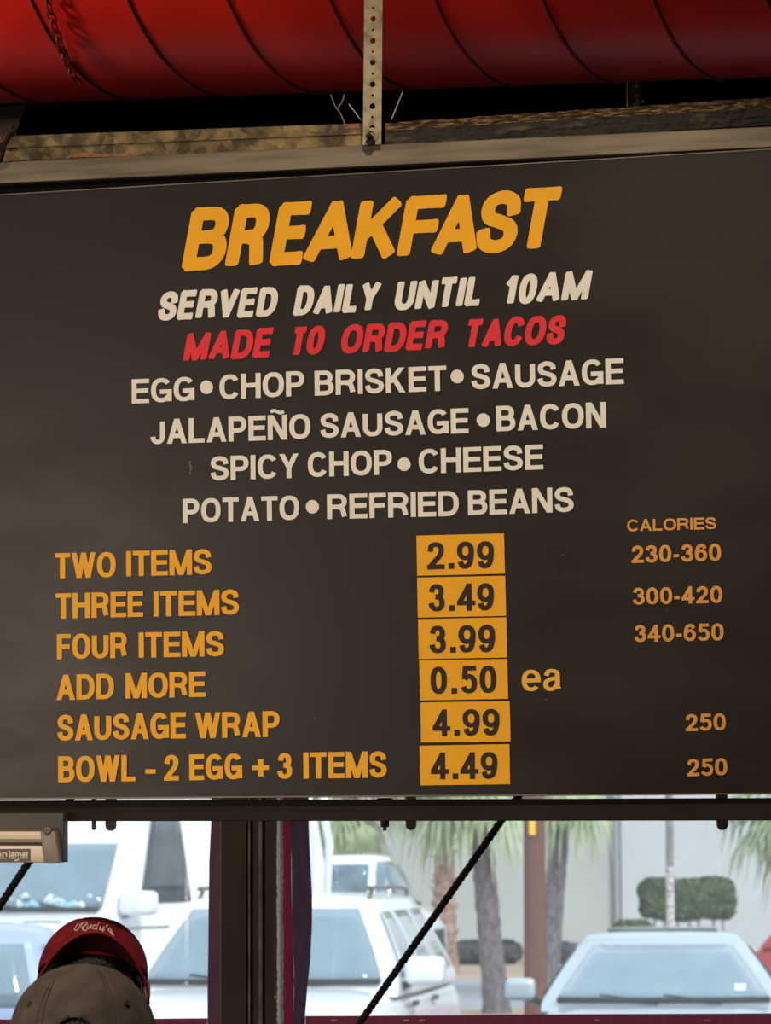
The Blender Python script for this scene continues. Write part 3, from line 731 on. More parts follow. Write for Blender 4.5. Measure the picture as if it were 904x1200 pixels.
# ticket rail at the left edge
zr = .012
rl = thing('ticket_rail', 'silver order ticket rail with a dark sticker at the left edge below the board', 'ticket rail', mw=BM)
def rl_bar(name, y0, y1, x1, z0, z1, m, parent, x0=-420, bev=.0012):
    bm = bmesh.new(); a, b, c, e_ = onb(x0, y0, zr), onb(x1, y0, zr), onb(x1, y1, zr), onb(x0, y1, zr)
    slab(bm, [a, b, c, e_], z0, z1)
    if bev: bmesh.ops.bevel(bm, geom=bm.edges[:], offset=bev, segments=2, profile=.5, affect='EDGES')
    return obj(name, bm, m, parent, smooth=True)
rl_bar('back_plate', 1011, 953, 72, -.0194, .004, M['railback'], rl)
rl_bar('lower_extrusion', 1010.5, 991, 54, .004, .014, M['rail'], rl)
# the rounded upper roller housing
bm = bmesh.new(); prof = [(987, .004), (987, .012), (983, .017), (978, .018), (974.5, .015), (974.5, .004)]
r0 = [bm.verts.new(V((onb(-420, y, zr).x, onb(-420, y, zr).y, z))) for y, z in prof]; r1 = [bm.verts.new(V((onb(51, y, zr).x, onb(51, y, zr).y, z))) for y, z in prof]
for k in range(len(prof)): bm.faces.new((r0[k], r0[(k + 1) % 6], r1[(k + 1) % 6], r1[k]))
bm.faces.new(r0); bm.faces.new(r1); obj('grip_roller', bm, M['rail'], rl)
bm = bmesh.new(); slab(bm, [onb(54, 1011, zr), onb(71.5, 1011, zr), onb(66, 974, zr), onb(49, 974, zr)], .004, .020)
bmesh.ops.bevel(bm, geom=bm.edges[:], offset=.0015, segments=2, profile=.5, affect='EDGES'); ec = obj('end_cap', bm, M['railshade'], rl, smooth=True)
bm = bmesh.new(); lathe(bm, [(.0065, 0), (.0065, .004), (.005, .005), (.0025, .005), (.0025, .003)], 20, Matrix.Translation(V((onb(58, 973.5, zr).x, onb(58, 973.5, zr).y, .018)))); obj('screw', bm, M['alu'], ec, smooth=True)
bm = bmesh.new(); a = onb(-36, 1009.6, zr); b = onb(36.3, 994.6, zr); box(bm, (a.x, a.y, .0142), (b.x, b.y, .0148), .0003); stk = obj('sticker', bm, M['sticker'], rl)
lettering('sticker_lettering', [('san', -10, 1004.4, 8.6, 1004.2, 7.0), ('jamar', 10.5, 1004.2, 34.2, 1003.8, 7.0)], M['print'], stk, z=.0153, pen=(.125, .085), gap=.10)
lettering('sticker_small_print', [('smart.', -12, 1006.8, 9, 1006.6, 2.4), ('safe.', 12.5, 1006.6, 19, 1006.5, 2.4), ('sanitary.', 21, 1006.5, 33.5, 1006.2, 2.4)], M['print'], stk, z=.0153, pen=(.09, .08), gap=.06)
bm = bmesh.new(); poly_bm(bm, [disc(0, 0, .0042, .0014, 12)], lambda x, y: V((onb(20.5, 1008, zr).x + x, onb(20.5, 1008, zr).y + y + .25 * x, .0153))); obj('leaf_mark', bm, M['print'], stk)

# post between the two curtains
pa, pb = at(258, 1080, YW - .10), at(325, 1080, YW - .10)
post = thing('steel_post', 'dark brown steel post with vertical ridges between the two clear curtains', 'post', ((pa.x + pb.x) / 2, YW - .06, 0))
pw = (pb.x - pa.x) / 2
X = lambda px: at(px, 1080, YW - .10).x - (pa.x + pb.x) / 2
bm = bmesh.new(); box(bm, (X(258), -.04, .02), (X(290), .04, ZH + .25), .003); box(bm, (X(290), -.028, .02), (X(325), .04, ZH + .25), .002); obj('shaft', bm, M['post'], post)
for p0, p1 in ((291, 293.5), (303.5, 307.5)):
    bm = bmesh.new(); box(bm, (X(p0), -.036, .02), (X(p1), -.027, ZH + .25), .001); obj('ridge', bm, M['ridge'], post)
bm = bmesh.new(); box(bm, (-pw - .03, -.06, 0), (pw + .03, .06, .02), .002); obj('base_plate', bm, M['post'], post)
bm = bmesh.new(); lathe(bm, [(.003, 0), (.003, .012), (.004, .013), (.004, .016)], 10, Matrix.Translation((X(321), -.03, at(321, 1169, YW - .1).z)) @ Matrix.Rotation(PI / 2, 4, 'Y')); obj('brass_pin', bm, M['tagedge'], post)

# clear vinyl curtains with coloured borders
YC = YW + .02
zlo, zhi = ZS - .02, ZH + .04
def grid_sheet(bm, xf0, xf1, z0, z1, nx, nz, yf):      # xf0/xf1: edge x as functions of z
    rows = []
    for j in range(nz + 1):
        z = z0 + (z1 - z0) * j / nz
        rows.append([bm.verts.new((xf0(z) + (xf1(z) - xf0(z)) * i / nx, yf(xf0(z) + (xf1(z) - xf0(z)) * i / nx, z), z)) for i in range(nx + 1)])
    for j in range(nz):
        for i in range(nx): bm.faces.new((rows[j][i], rows[j][i + 1], rows[j + 1][i + 1], rows[j + 1][i]))
def solid(o, t):
    m = o.modifiers.new('thickness', 'SOLIDIFY'); m.thickness = t; m.offset = 0; return o
XW = lambda px: at(px, 1080, YC).x
zb_ = lambda py: at(452, py, YC).z
ywav = lambda x, z: YC + .006 * math.sin(x * 9 + z * 3)
def edge(pts):                                # x as a function of z from (px, py) pairs
    q = sorted([(at(x, y, YC).z, at(x, y, YC).x) for x, y in pts])
    def f(z):
        if z <= q[0][0]: return q[0][1]
        for (a, b), (c, d_) in zip(q, q[1:]):
            if z <= c: return b + (d_ - b) * (z - a) / (c - a)
        return q[-1][1]
    return f
eL = edge([(247.5, 962), (245, 1010), (244, 1100), (243, 1190)])
eR = edge([(362, 962), (364, 1010), (366, 1050), (366, 1085), (364, 1125), (360, 1160), (358, 1192)])
cl = thing('clear_curtain', 'clear vinyl curtain left of the post with a dark plum side border', 'curtain')
cx = lambda v: (lambda z: v)
bm = bmesh.new(); grid_sheet(bm, cx(XW(-700)), eL, zb_(1192), zhi, 24, 8, ywav); solid(obj('clear_panel', bm, M['vinyl'], cl, smooth='all'), .0008)
bm = bmesh.new(); grid_sheet(bm, eL, cx(XW(266)), zlo, zhi, 4, 30, lambda x, z: ywav(x, z) + .003 * math.sin(z * 37)); obj('side_border', bm, M['plumred'], cl, smooth='all')
bm = bmesh.new(); grid_sheet(bm, cx(XW(-700)), eL, zlo, zb_(1192), 20, 3, ywav); obj('bottom_border', bm, M['maroon'], cl, smooth='all')
cr_ = thing('clear_curtain', 'wide clear vinyl curtain right of the post with a wavy maroon border', 'curtain')
bm = bmesh.new(); grid_sheet(bm, eR, cx(XW(1700)), zb_(1190), zhi, 30, 24, ywav); solid(obj('clear_panel', bm, M['vinyl'], cr_, smooth='all'), .0008)
e2 = edge([(341, 962), (342, 1050), (343, 1100), (345, 1150), (344, 1200)])
bm = bmesh.new(); grid_sheet(bm, e2, eR, zlo, zhi, 8, 40, lambda x, z: YC + .006 * math.sin(x * 160 + 2 * math.sin(z * 14)) + .004 * math.sin(z * 31 + x * 40)); obj('side_border', bm, M['plum'], cr_, smooth='all')
bm = bmesh.new(); grid_sheet(bm, cx(XW(331)), e2, zlo, zhi, 4, 40, lambda x, z: YC - .004 + .003 * math.sin(z * 23)); obj('red_flap', bm, M['redvinyl'], cr_, smooth='all')
bm = bmesh.new(); grid_sheet(bm, eR, cx(XW(1700)), zlo, zb_(1190), 30, 3, ywav); bb = obj('bottom_border', bm, M['maroon'], cr_, smooth='all')
for px in (393, 478, 496, 700, 830):
    bm = bmesh.new(); q = at(px, 1195.5, YC); box(bm, (q.x - .008, q.y - .012, q.z - .0015), (q.x + .004, q.y - .008, q.z + .0015), .0006); s = obj('staple', bm, M['whitepost'], bb)
# fuzzy fastening strip down the edge of the post
rr = random.Random(5); bm = bmesh.new(); rows = []
for j in range(161):
    z = zlo + (2.1 - zlo) * j / 160
    xa, xb = XW(324.6) * (YW - .11) / YC, XW(332) * (YW - .11) / YC
    rows.append([bm.verts.new((xa + rr.uniform(-.0012, .0012), YW - .105, z)), bm.verts.new(((xa + xb) / 2, YW - .109 + rr.uniform(-.002, .002), z)), bm.verts.new((xb + rr.uniform(-.0012, .0012), YW - .105, z))])
for j in range(160):
    for k in range(2): bm.faces.new((rows[j][k], rows[j][k + 1], rows[j + 1][k + 1], rows[j + 1][k]))
tag(obj('fastening_strip', bm, M['velcro']), 'whitish fuzzy fastening strip running down the right edge of the post', 'fastening strip')

# rounded grey tabs hanging behind the bar
def tabs(px, py, w, h, lab, Y=YW - .05):
    bm = bmesh.new(); q = at(px, py, Y); k = Y / F
    hw_, zt = w / 2 * k, ZH + .05
    pr = [(-hw_, zt - q.z), (-hw_, hw_)] + [(-hw_ * math.cos(a), hw_ - hw_ * math.sin(a)) for a in [PI * i / 10 for i in range(1, 10)]] + [(hw_, hw_), (hw_, zt - q.z)]
    f = [bm.verts.new((q.x + a, Y - .003, q.z + b)) for a, b in pr]; g = [bm.verts.new((q.x + a, Y + .003, q.z + b)) for a, b in pr]
    bm.faces.new(f); bm.faces.new(g[::-1])
    for i in range(len(f)): bm.faces.new((f[i], g[i], g[(i + 1) % len(f)], f[(i + 1) % len(f)]))
    tag(obj('strap_tab', bm, M['tab']), lab, 'strap tab', 'grey tabs hanging under the bar')
tabs(482, 973, 12.5, 0, 'rounded grey tab hanging below the bar beside the black bolt')
tabs(847, 973, 13.5, 0, 'rounded grey tab hanging below the bar above the silver sedan')
tabs(130, 974, 13, 0, 'rounded dark tab hanging below the bar in front of the white van')
tabs(110, 973, 5, 0, 'narrow dark tab hanging below the bar left of the rounded tab by the van')

# twisted black ropes
def rope(p0, p1, r, lab):
    bm = bmesh.new(); p0, p1 = V(p0), V(p1); d = p1 - p0; L = d.length; t_ = d.normalized()
    a = V((0, 1, 0)); a = (a - a.dot(t_) * t_).normalized(); b = t_.cross(a); n = int(L / .0045)
    for s in range(3):
        pts = []
        for i in range(n + 1):
            ph = 2 * PI * (i / n * L / .034 + s / 3); pts.append(p0 + d * (i / n) + (a * math.cos(ph) + b * math.sin(ph)) * r * .50)
        tube(bm, pts, r * .56, 6)
    tag(obj('twisted_rope', bm, M['rope'], smooth='all'), lab, 'rope', 'black ropes by the curtains')
YR = YW - .30
def seg_to(pxa, pya, pxb, pyb, Y, zt, zbm):
    a, b = at(pxa, pya, Y), at(pxb, pyb, Y); d = (b - a)
    return a + d * ((zt - a.z) / d.z), a + d * ((zbm - a.z) / d.z)
r0, r1 = seg_to(604.5, 938, 421, 1200, YR, 2.45, 1.05); rope(r0, r1, .0080, 'long twisted black rope slanting across the clear curtain right of the post')
r0, r1 = seg_to(34, 1010, 0, 1061, YR, 2.30, 1.2); rope(r0, r1, .0085, 'twisted black rope below the ticket rail at the left edge')

# ================================================================= PEOPLE
def skin_body(name, verts, edges, radii, m, parent):
    me = bpy.data.meshes.new(name); me.from_pydata([tuple(v) for v in verts], edges, [])
    o = bpy.data.objects.new(name, me); COL.objects.link(o)
    md = o.modifiers.new('skin', 'SKIN'); md.use_smooth_shade = True
    for i, r in enumerate(radii): me.skin_vertices[0].data[i].radius = (r if isinstance(r, tuple) else (r, r))
    me.skin_vertices[0].data[0].use_root = True
    s = o.modifiers.new('smooth', 'SUBSURF'); s.levels = 2; s.render_levels = 2
    dg = bpy.context.evaluated_depsgraph_get(); ev = o.evaluated_get(dg); nm = bpy.data.meshes.new_from_object(ev)
    o.modifiers.clear(); o.data = nm; nm.materials.clear(); nm.materials.append(m)
    nm.polygons.foreach_set('use_smooth', [True] * len(nm.polygons))
    o.parent = parent; return o
def head_mesh(bm, cz, s=1.0):                 # a head facing -y, its centre at height cz
    r = bmesh.ops.create_uvsphere(bm, u_segments=40, v_segments=28, radius=1)
    for v in r['verts']:
        x, y, z = v.co
        jaw = max(0, -z)
        X_ = x * .078 * (1 - .28 * jaw ** 1.3); Y_ = y * .098 * (1 - .10 * jaw); Z_ = z * .118
        if y < 0:                              # face: flatten, brow, sockets, nose, mouth, chin
            Y_ *= .94 + .04 * jaw
            fx = abs(x)
            nose = math.exp(-(x / .13) ** 2) * math.exp(-((z + .18) / .20) ** 2) * .026 + math.exp(-(x / .22) ** 2) * math.exp(-((z + .26) / .08) ** 2) * .008
            eye = math.exp(-((fx - .42) / .17) ** 2) * math.exp(-((z - .06) / .11) ** 2) * .013
            brow = math.exp(-((z - .22) / .08) ** 2) * math.exp(-(x / .6) ** 2) * .005
            chin = math.exp(-(x / .3) ** 2) * math.exp(-((z + .85) / .16) ** 2) * .012
            lip = math.exp(-(x / .26) ** 2) * math.exp(-((z + .52) / .07) ** 2) * .006
            Y_ -= nose + brow + chin + lip - eye
        v.co = V((X_ * s, Y_ * s, cz + Z_ * s))
def person(name, label, loc, rz, height, shirt, hairlen, tilt=0):
    p = thing(name, label, 'person', loc, rz)
    H = height; k = H / 1.75
    hz = H - .118 * k
    vs = [(0, 0, .96), (0, .0, 1.15), (0, .01, 1.33), (0, .015, 1.45), (0, .012, 1.54), (0, .005, 1.60)]
    vs = [V(v) * k for v in vs]; ed = [(i, i + 1) for i in range(5)]; rd = [(.155, .105), (.135, .095), (.165, .11), (.12, .085), (.055, .055), (.052, .055)]
    for s in (-1, 1):
        b = len(vs); vs += [V((s * .17, .015, 1.42)) * k, V((s * .235, .03, 1.13)) * k, V((s * .245, -.06, .88)) * k]; ed += [(3, b), (b, b + 1), (b + 1, b + 2)]; rd += [.062, .045, .032]
        b = len(vs); vs += [V((s * .095, 0, .88)) * k, V((s * .105, -.01, .50)) * k, V((s * .11, .02, .09)) * k, V((s * .12, -.12, .035)) * k]; ed += [(0, b), (b, b + 1), (b + 1, b + 2), (b + 2, b + 3)]; rd += [.095, .062, .042, .034]
        # palm, four fingers and a thumb, slightly curled
        w_ = len(vs) - 5 - 0
    body = skin_body('body', vs, ed, rd, shirt, p)
    # hands
    for s in (-1, 1):
        hb = V((s * .245, -.06, .88)) * k
        bm = bmesh.new(); tube(bm, [hb + V((0, 0, .03)), hb, hb + V((0, -.02, -.05)), hb + V((0, -.03, -.095))], [.026, .028, .036, .030], 10)
        for i in range(4):
            L = (.062, .072, .068, .052)[i]; r0 = hb + V((0, -.052 + i * .018, -.085))
            tube(bm, [r0, r0 + V((-s * .008, 0, -L * .5)), r0 + V((-s * .028, 0, -L * .95))], [.009, .0085, .0065], 8)
        r0 = hb + V((0, -.04, -.025)); tube(bm, [r0, r0 + V((-s * .006, -.028, -.03)), r0 + V((-s * .014, -.035, -.06))], [.012, .010, .008], 8)
        hd = obj('hand', bm, M['skin'], p, smooth='all'); hd['label'] = 'bare hand'
    # head (kept as its own mesh under the thing so that it can carry features)
    bm = bmesh.new(); head_mesh(bm, 0, k * 1.02)
    hd = obj('head', bm, M['skin'], p, smooth='all'); hd.location = (0, -.005, hz); hd.rotation_euler = (tilt, 0, 0)
    for s in (-1, 1):
        bm = bmesh.new(); bmesh.ops.create_uvsphere(bm, u_segments=14, v_segments=10, radius=.012, matrix=Matrix.Translation((s * .032, -.076, .008))); obj('eye', bm, M['eye'], hd, smooth='all')
        bm = bmesh.new(); bmesh.ops.create_uvsphere(bm, u_segments=12, v_segments=8, radius=.0065, matrix=Matrix.Translation((s * .032, -.0835, .008))); obj('iris', bm, M['iris'], hd, smooth='all')
        bm = bmesh.new(); tube(bm, catmull([V((s * .078, .0, .03)), V((s * .092, .014, .028)), V((s * .094, .016, -.002)), V((s * .082, .0, -.032))], 4), .007, 6); obj('ear', bm, M['skin'], hd, smooth='all')
    bm = bmesh.new(); tube(bm, catmull([V((-.024, -.088, -.062)), V((0, -.097, -.060)), V((.024, -.088, -.062))], 5), [.002] + [.0045] * 9 + [.002], 8); obj('mouth', bm, M['lip'], hd, smooth='all')
    bm = bmesh.new(); r = bmesh.ops.create_uvsphere(bm, u_segments=30, v_segments=20, radius=1)
    for v in r['verts']:
        x, y, z = v.co; v.co = V((x * .084, y * .103 + .004, z * .122 + .004)) * (1 + .02 * noise.noise(v.co * 5))
    kill = [f for f in bm.faces if (f.calc_center_median().y < -.02 and f.calc_center_median().z < .05) or f.calc_center_median().z < hairlen]
    bmesh.ops.delete(bm, geom=kill, context='FACES'); hr = solid(obj('hair', bm, M['hair'], hd, smooth='all'), .008)
    bm = bmesh.new()
    for s in (-1, 1):
        q = V((s * .12, -.06, .0)) * k
        box(bm, (q.x - .045, q.y - .16, 0), (q.x + .045, q.y + .11, .075), .03, seg=3)
    obj('shoes', bm, M['shoe'], p, smooth=True)
    bm = bmesh.new()
    for s in (-1, 1): tube(bm, [V((s * .09, .0, .93)) * k, V((s * .10, 0, .70)) * k, V((s * .105, -.01, .50)) * k, V((s * .11, .012, .10)) * k], [.118, .095, .075, .062], 14)
    tube(bm, [V((0, 0, 1.03)) * k, V((0, 0, .96)) * k, V((0, 0, .86)) * k, V((0, 0, .80)) * k], [.150, .168, .172, .13], 18)
    for v in bm.verts:
        if v.co.z > .78 * k: v.co.y *= .80
    obj('trousers', bm, M['trouser'], p, smooth=True)
    return p, hd
def cap(parent, name, m, m2, rx, ry, rz, front=True, opening=False, brimdroop=.5, brimarch=.03, brimlen=.07, edge_m=None):
    """a baseball cap facing -y, its rim at z = 0: six sewn panels, button, curved brim"""
    bm = bmesh.new(); NU, NV = 96, 30; rings = []; par = {}
    for j in range(NV):
        ph = j / NV * PI / 2
        ring = []
        for i in range(NU):
            a = 2 * PI * i / NU
            seam = abs(((a / (2 * PI) * 6 + .5) % 1) - .5)                 # 0 at a seam
            puff = 1 + .012 * min(1, seam * 8) - .004
            e = math.cos(ph) ** .82
            c = V((rx * math.cos(a) * e * puff, ry * math.sin(a) * e * puff, rz * math.sin(ph) * (1 + .01 * min(1, seam * 8))))
            c += noise.noise_vector(c * 22) * .0018
            if opening:                       # the vertices round the back opening are drawn onto its arch
                zz = math.sin(ph); dd = math.hypot((a - PI / 2) * ry / .036, zz * rz / .040)
                if .86 < dd < 1.16 and j > 0:
                    a2 = PI / 2 + (a - PI / 2) / dd; z2 = zz / dd; e2 = math.sqrt(1 - z2 * z2) ** .82
                    c = V((rx * math.cos(a2) * e2, ry * math.sin(a2) * e2, rz * z2))
            ring.append(bm.verts.new(c))
        rings.append(ring)
    top = bm.verts.new((0, 0, rz))
    for j in range(NV - 1):
        for i in range(NU):
            a = 2 * PI * (i + .5) / NU; zz = math.sin((j + .5) / NV * PI / 2)
            if opening and math.hypot((a - PI / 2) * ry / .036, zz * rz / .040) < 1: continue
            bm.faces.new((rings[j][i], rings[j][(i + 1) % NU], rings[j + 1][(i + 1) % NU], rings[j + 1][i]))
    for i in range(NU): bm.faces.new((rings[-1][i], rings[-1][(i + 1) % NU], top))
    c = obj(name, bm, m, parent, smooth='all'); solid(c, .0022)
    bm = bmesh.new(); bmesh.ops.create_uvsphere(bm, u_segments=16, v_segments=8, radius=.0085, matrix=Matrix.Translation((0, 0, rz)) @ Matrix.Scale(.45, 4, (0, 0, 1))); obj('button', bm, m, c, smooth='all')
    bm = bmesh.new()
    for k in range(6):
        a = 2 * PI * k / 6
        for off in (-.05, .05):
            pts = []
            for j in range(15):
                ph = j / 15 * PI / 2 * .97 + .03; e = math.cos(ph) ** .82
                pts.append(V((rx * math.cos(a + off * e) * e * 1.008, ry * math.sin(a + off * e) * e * 1.008, rz * math.sin(ph) * 1.006)))
            if opening and abs(a - PI / 2) < .2: pts = pts[6:]
            tube(bm, pts, .0007, 4)
    obj('stitching', bm, m2, c, smooth='all')
    bm = bmesh.new(); NA, NB = 28, 8; g = []
    for i in range(NA + 1):
        a = PI + PI * i / NA; a = 1.5 * PI + (a - 1.5 * PI) * .86
        row = []
        for j in range(NB + 1):
            f = j / NB; L = brimlen * (math.sin(PI * (i / NA)) ** .55)
            x = rx * math.cos(a) * (1 + .06 * f); y = ry * math.sin(a) * .99 - L * f
            z = .004 - brimdroop * L * f - brimarch * (x / rx) ** 2 * (.35 + .65 * f)
            row.append(bm.verts.new((x, y, z)))
        g.append(row)
    for i in range(NA):
        for j in range(NB): bm.faces.new((g[i][j], g[i + 1][j], g[i + 1][j + 1], g[i][j + 1]))
    b = solid(obj('brim', bm, [edge_m or m, m], c, smooth='all'), .004); s = b.modifiers[0]; s.offset = -1
    if edge_m: s.material_offset = 1; s.material_offset_rim = 1
    if opening:
        bm = bmesh.new(); NA = 16
        pts = [V((rx * math.cos(a) * 1.004, ry * math.sin(a) * 1.004, .008)) for a in [PI / 2 - .42 + .84 * i / NA for i in range(NA + 1)]]
        for i in range(NA):
            q = [pts[i] - V((0, 0, .008)), pts[i + 1] - V((0, 0, .008)), pts[i + 1] + V((0, 0, .008)), pts[i] + V((0, 0, .008))]
            bm.faces.new([bm.verts.new(x) for x in q])
        solid(obj('back_strap', bm, m, c), .002)
        for s in (-1, 1):                     # sewn eyelets
            a = PI / 2 + s * .80; ph = .55; e = math.cos(ph) ** .82
            q = V((rx * math.cos(a) * e, ry * math.sin(a) * e, rz * math.sin(ph))); nn = V((q.x / rx ** 2, q.y / ry ** 2, q.z / rz ** 2)).normalized()
            bm = bmesh.new(); rot = nn.to_track_quat('Z', 'Y').to_matrix().to_4x4()
            lathe(bm, [(.0012, .002), (.0022, .0032), (.0038, .0034), (.0046, .0012)], 14, Matrix.Translation(q) @ rot, False); obj('eyelet', bm, m2, c, smooth='all')
    return c
# customer in the taupe cap, turned away from the camera
YG = 4.1
tp = at(97, 1142, YG); HG = tp.z
pg, hg = person('person', 'person in a taupe baseball cap seen from behind at the lower left', (tp.x, YG, 0), PI, HG - .012, M['shirt'], -.11)
cg = cap(hg, 'taupe_cap', M['capgray'], M['capgray2'], .0985, .110, .112, opening=True)
cg.location = (0, .0, .018); cg.rotation_euler = (.10, 0, 0)
# worker in the maroon cap, facing the camera
YP = 5.45
tp = at(109, 1086, YP)
pr_, hr_ = person('person', 'person in a maroon cap with white script facing the camera behind the taupe cap', (tp.x, YP, 0), .10, tp.z - .012, M['shirtred'], -.06, tilt=-.10)
cr2 = cap(hr_, 'maroon_cap', M['capred'], M['capredin'], .0950, .108, .098, brimdroop=-.10, brimarch=.055, brimlen=.072, edge_m=M['capredin'])
cr2.location = (0, .0, .034); cr2.rotation_euler = (-.31, .06, 0)
# embroidered script on the crown front: outlined letters
LOG = [[(375, 205), (392, 178), (410, 165), (422, 172), (412, 190), (398, 206), (386, 214), (375, 205)],
       [(398, 186), (420, 176), (440, 166), (452, 176), (436, 192), (420, 198)], [(420, 198), (428, 210), (440, 218), (452, 214)], [(424, 216), (432, 200), (444, 178)],
       [(456, 190), (452, 206), (462, 208), (472, 192), (478, 186)], [(478, 186), (474, 204), (482, 208)],
       [(505, 188), (490, 190), (486, 204), (496, 210), (508, 200), (524, 164)], [(508, 200), (512, 214)],
       [(532, 192), (530, 210), (542, 210), (552, 194)], [(556, 192), (548, 222), (534, 244), (522, 240), (532, 226), (560, 212)],
       [(574, 176), (568, 190)], [(592, 196), (580, 204), (592, 216), (604, 226), (596, 242), (580, 236)],
       [(596, 200), (612, 228), (626, 262), (630, 280), (618, 276), (606, 254), (590, 240)]]
bm = bmesh.new()
for s in LOG:
    pts = []
    for q in catmull([V((x, y, 0)) for x, y in s], 4):
        x = (q.x - 505) / 5.32 * YP / F; zz = .069 - (q.y - 165) / 5.32 * YP / F * 1.5
        zz = max(.004, min(.0935, zz)); x = max(-.09, min(.09, x))
        e = math.cos(math.asin(zz / .098)) ** .82
        yy = -.108 * e * math.sqrt(max(.02, 1 - (x / (.095 * e)) ** 2))
        pts.append(V((x, yy * 1.025, zz * 1.012)))
    tube(bm, pts, .0013, 5)
o = obj('embroidered_script', bm, M['thread'], cr2, smooth='all'); o['label'] = 'pinkish white outlined script embroidered on the crown'

# ================================================================= VEHICLES
def car(name, label, loc, rz, p, paint, cat='car', glass='glass', sideglass='glassdark', rails=False, sunroof=False, extras=None):
    """x forward, y to the car's left; p: L, W, belt, roof, ws0, ws1 (windscreen foot/head x), rw1, rw0 (rear head/foot x), wr (roof half width), hood (hood front height)"""
    t = thing(name, label, cat, loc, rz)
    L, W, belt, roof = p['L'], p['W'], p['belt'], p['roof']; hw = W / 2; nose = L / 2; tail = -L / 2
    # lower body: loft of rounded sections along x
    def topz(x):
        if x > p['ws0']:
            f = (x - p['ws0']) / (nose - p['ws0']); return belt + (p['hood'] - belt) * f ** 1.6
        if x < p['rw0']:
            f = (p['rw0'] - x) / max(.01, (p['rw0'] - tail)); return belt + (p['deck'] - belt) * f
        return belt
    bm = bmesh.new(); rings = []; NX = 36
    for i in range(NX + 1):
        x = tail + L * i / NX; e = min(1, (nose - x) / .35 + .06, (x - tail) / .30 + .10); e = max(0, e) ** .5
        w = hw * (.80 + .20 * e); zt = topz(x) - (1 - e) * .16; zb = .22 + (1 - e) * .16
        ring = []
        for k in range(24):
            a = 2 * PI * k / 24; c, s = math.cos(a), math.sin(a)
            yy = w * math.copysign(abs(c) ** (.32), c); zz = (zt + zb) / 2 + (zt - zb) / 2 * math.copysign(abs(s) ** .42, s)
            ring.append(bm.verts.new((x, yy, zz)))
        rings.append(ring)
    for i in range(NX):
        for k in range(24): bm.faces.new((rings[i][k], rings[i][(k + 1) % 24], rings[i + 1][(k + 1) % 24], rings[i + 1][k]))
    bm.faces.new(rings[0]); bm.faces.new(rings[-1])
    obj('body', bm, paint, t, smooth='all')
    # cabin: stacked rings from belt to roof
    def sec(f):                               # f 0 at belt, 1 at roof
        return p['ws0'] + (p['ws1'] - p['ws0']) * f, p['rw0'] + (p['rw1'] - p['rw0']) * f, (hw * .965) + (p['wr'] - hw * .965) * max(0, f) ** 1.15, belt + (roof - .07 - belt) * f
    def front_x(f, y):
        xf, xb, w, z = sec(f); return xf - .13 * (y / w) ** 2
    def ring_at(f, shrink=0, dz=0):
        xf, xb, w, z = sec(f); out = []; shrink *= min(1, (xf - xb) / 2.2); w -= shrink; f0, r0 = xf - shrink - .18, xb + shrink + .15
        N = 14
        for i in range(N + 1):                # front from right to left
            y = -w + 2 * w * i / N; yy = y
            out.append((xf - shrink - .13 * (y / w) ** 2 - .05 * abs(y / w) ** 10, yy, z + dz))
        M_ = 6
        for i in range(1, M_): out.append((f0 + (r0 - f0) * i / M_, w + .02 * math.sin(PI * i / M_), z + dz))
        for i in range(N + 1):
            y = w - 2 * w * i / N
            out.append((xb + shrink + .10 * (y / w) ** 2 + .05 * abs(y / w) ** 10, y, z + dz))
        for i in range(1, M_): out.append((r0 + (f0 - r0) * i / M_, -w - .02 * math.sin(PI * i / M_), z + dz))
        return out
    bm = bmesh.new(); rs = []
    levels = [(-.12, 0, 0)] + [(i / 6, 0, 0) for i in range(7)] + [(1, .03, .028), (1, .10, .048), (1, .26, .062), (1, .5, .07)]
    for f, sh, dz in levels: rs.append([bm.verts.new(q) for q in ring_at(f, sh, dz)])
    n = len(rs[0])
    for i in range(len(rs) - 1):
        for k in range(n): bm.faces.new((rs[i][k], rs[i][(k + 1) % n], rs[i + 1][(k + 1) % n], rs[i + 1][k]))
    bm.faces.new(rs[-1]); obj('cabin', bm, paint, t, smooth=True)
    # windscreen and rear window
    def pane(name, fx, sgn, f0, f1, m, marg=.10):
        bm = bmesh.new(); rows = []
        for j in range(7):
            f = f0 + (f1 - f0) * j / 6; w = sec(f)[2] - marg; row = []
            for i in range(13):
                y = -w + 2 * w * i / 12; row.append(bm.verts.new((fx(f, y) + sgn * .012, y, sec(f)[3])))
            rows.append(row)
        for j in range(6):
            for i in range(12): bm.faces.new((rows[j][i], rows[j][i + 1], rows[j + 1][i + 1], rows[j + 1][i]))
        return solid(obj(name, bm, m, t, smooth='all'), .008)
    ws = pane('windscreen', front_x, 1, .06, p.get('wf1', .95), M[glass])
    pane('rear_window', lambda f, y: sec(f)[1] + .10 * (y / sec(f)[2]) ** 2, -1, .15, .9, M[sideglass])
    # black surround: cowl strip with wipers
    bm = bmesh.new()
    w = sec(0)[2] - .12
    tube(bm, [V((front_x(.03, y) + .03, y, sec(.03)[3] + .02)) for y in [-w + 2 * w * i / 12 for i in range(13)]], .022, 6); obj('cowl_strip', bm, M['trim'], t, smooth='all')
    for s0 in (-.05, .55):
        bm = bmesh.new(); tube(bm, [V((front_x(.05 + .10 * i / 6, s0 * w - .55 * w * i / 6) + .025, s0 * w - .55 * w * i / 6, sec(.05 + .10 * i / 6)[3])) for i in range(7)], .008, 5); obj('wiper', bm, M['trim'], t, smooth='all')
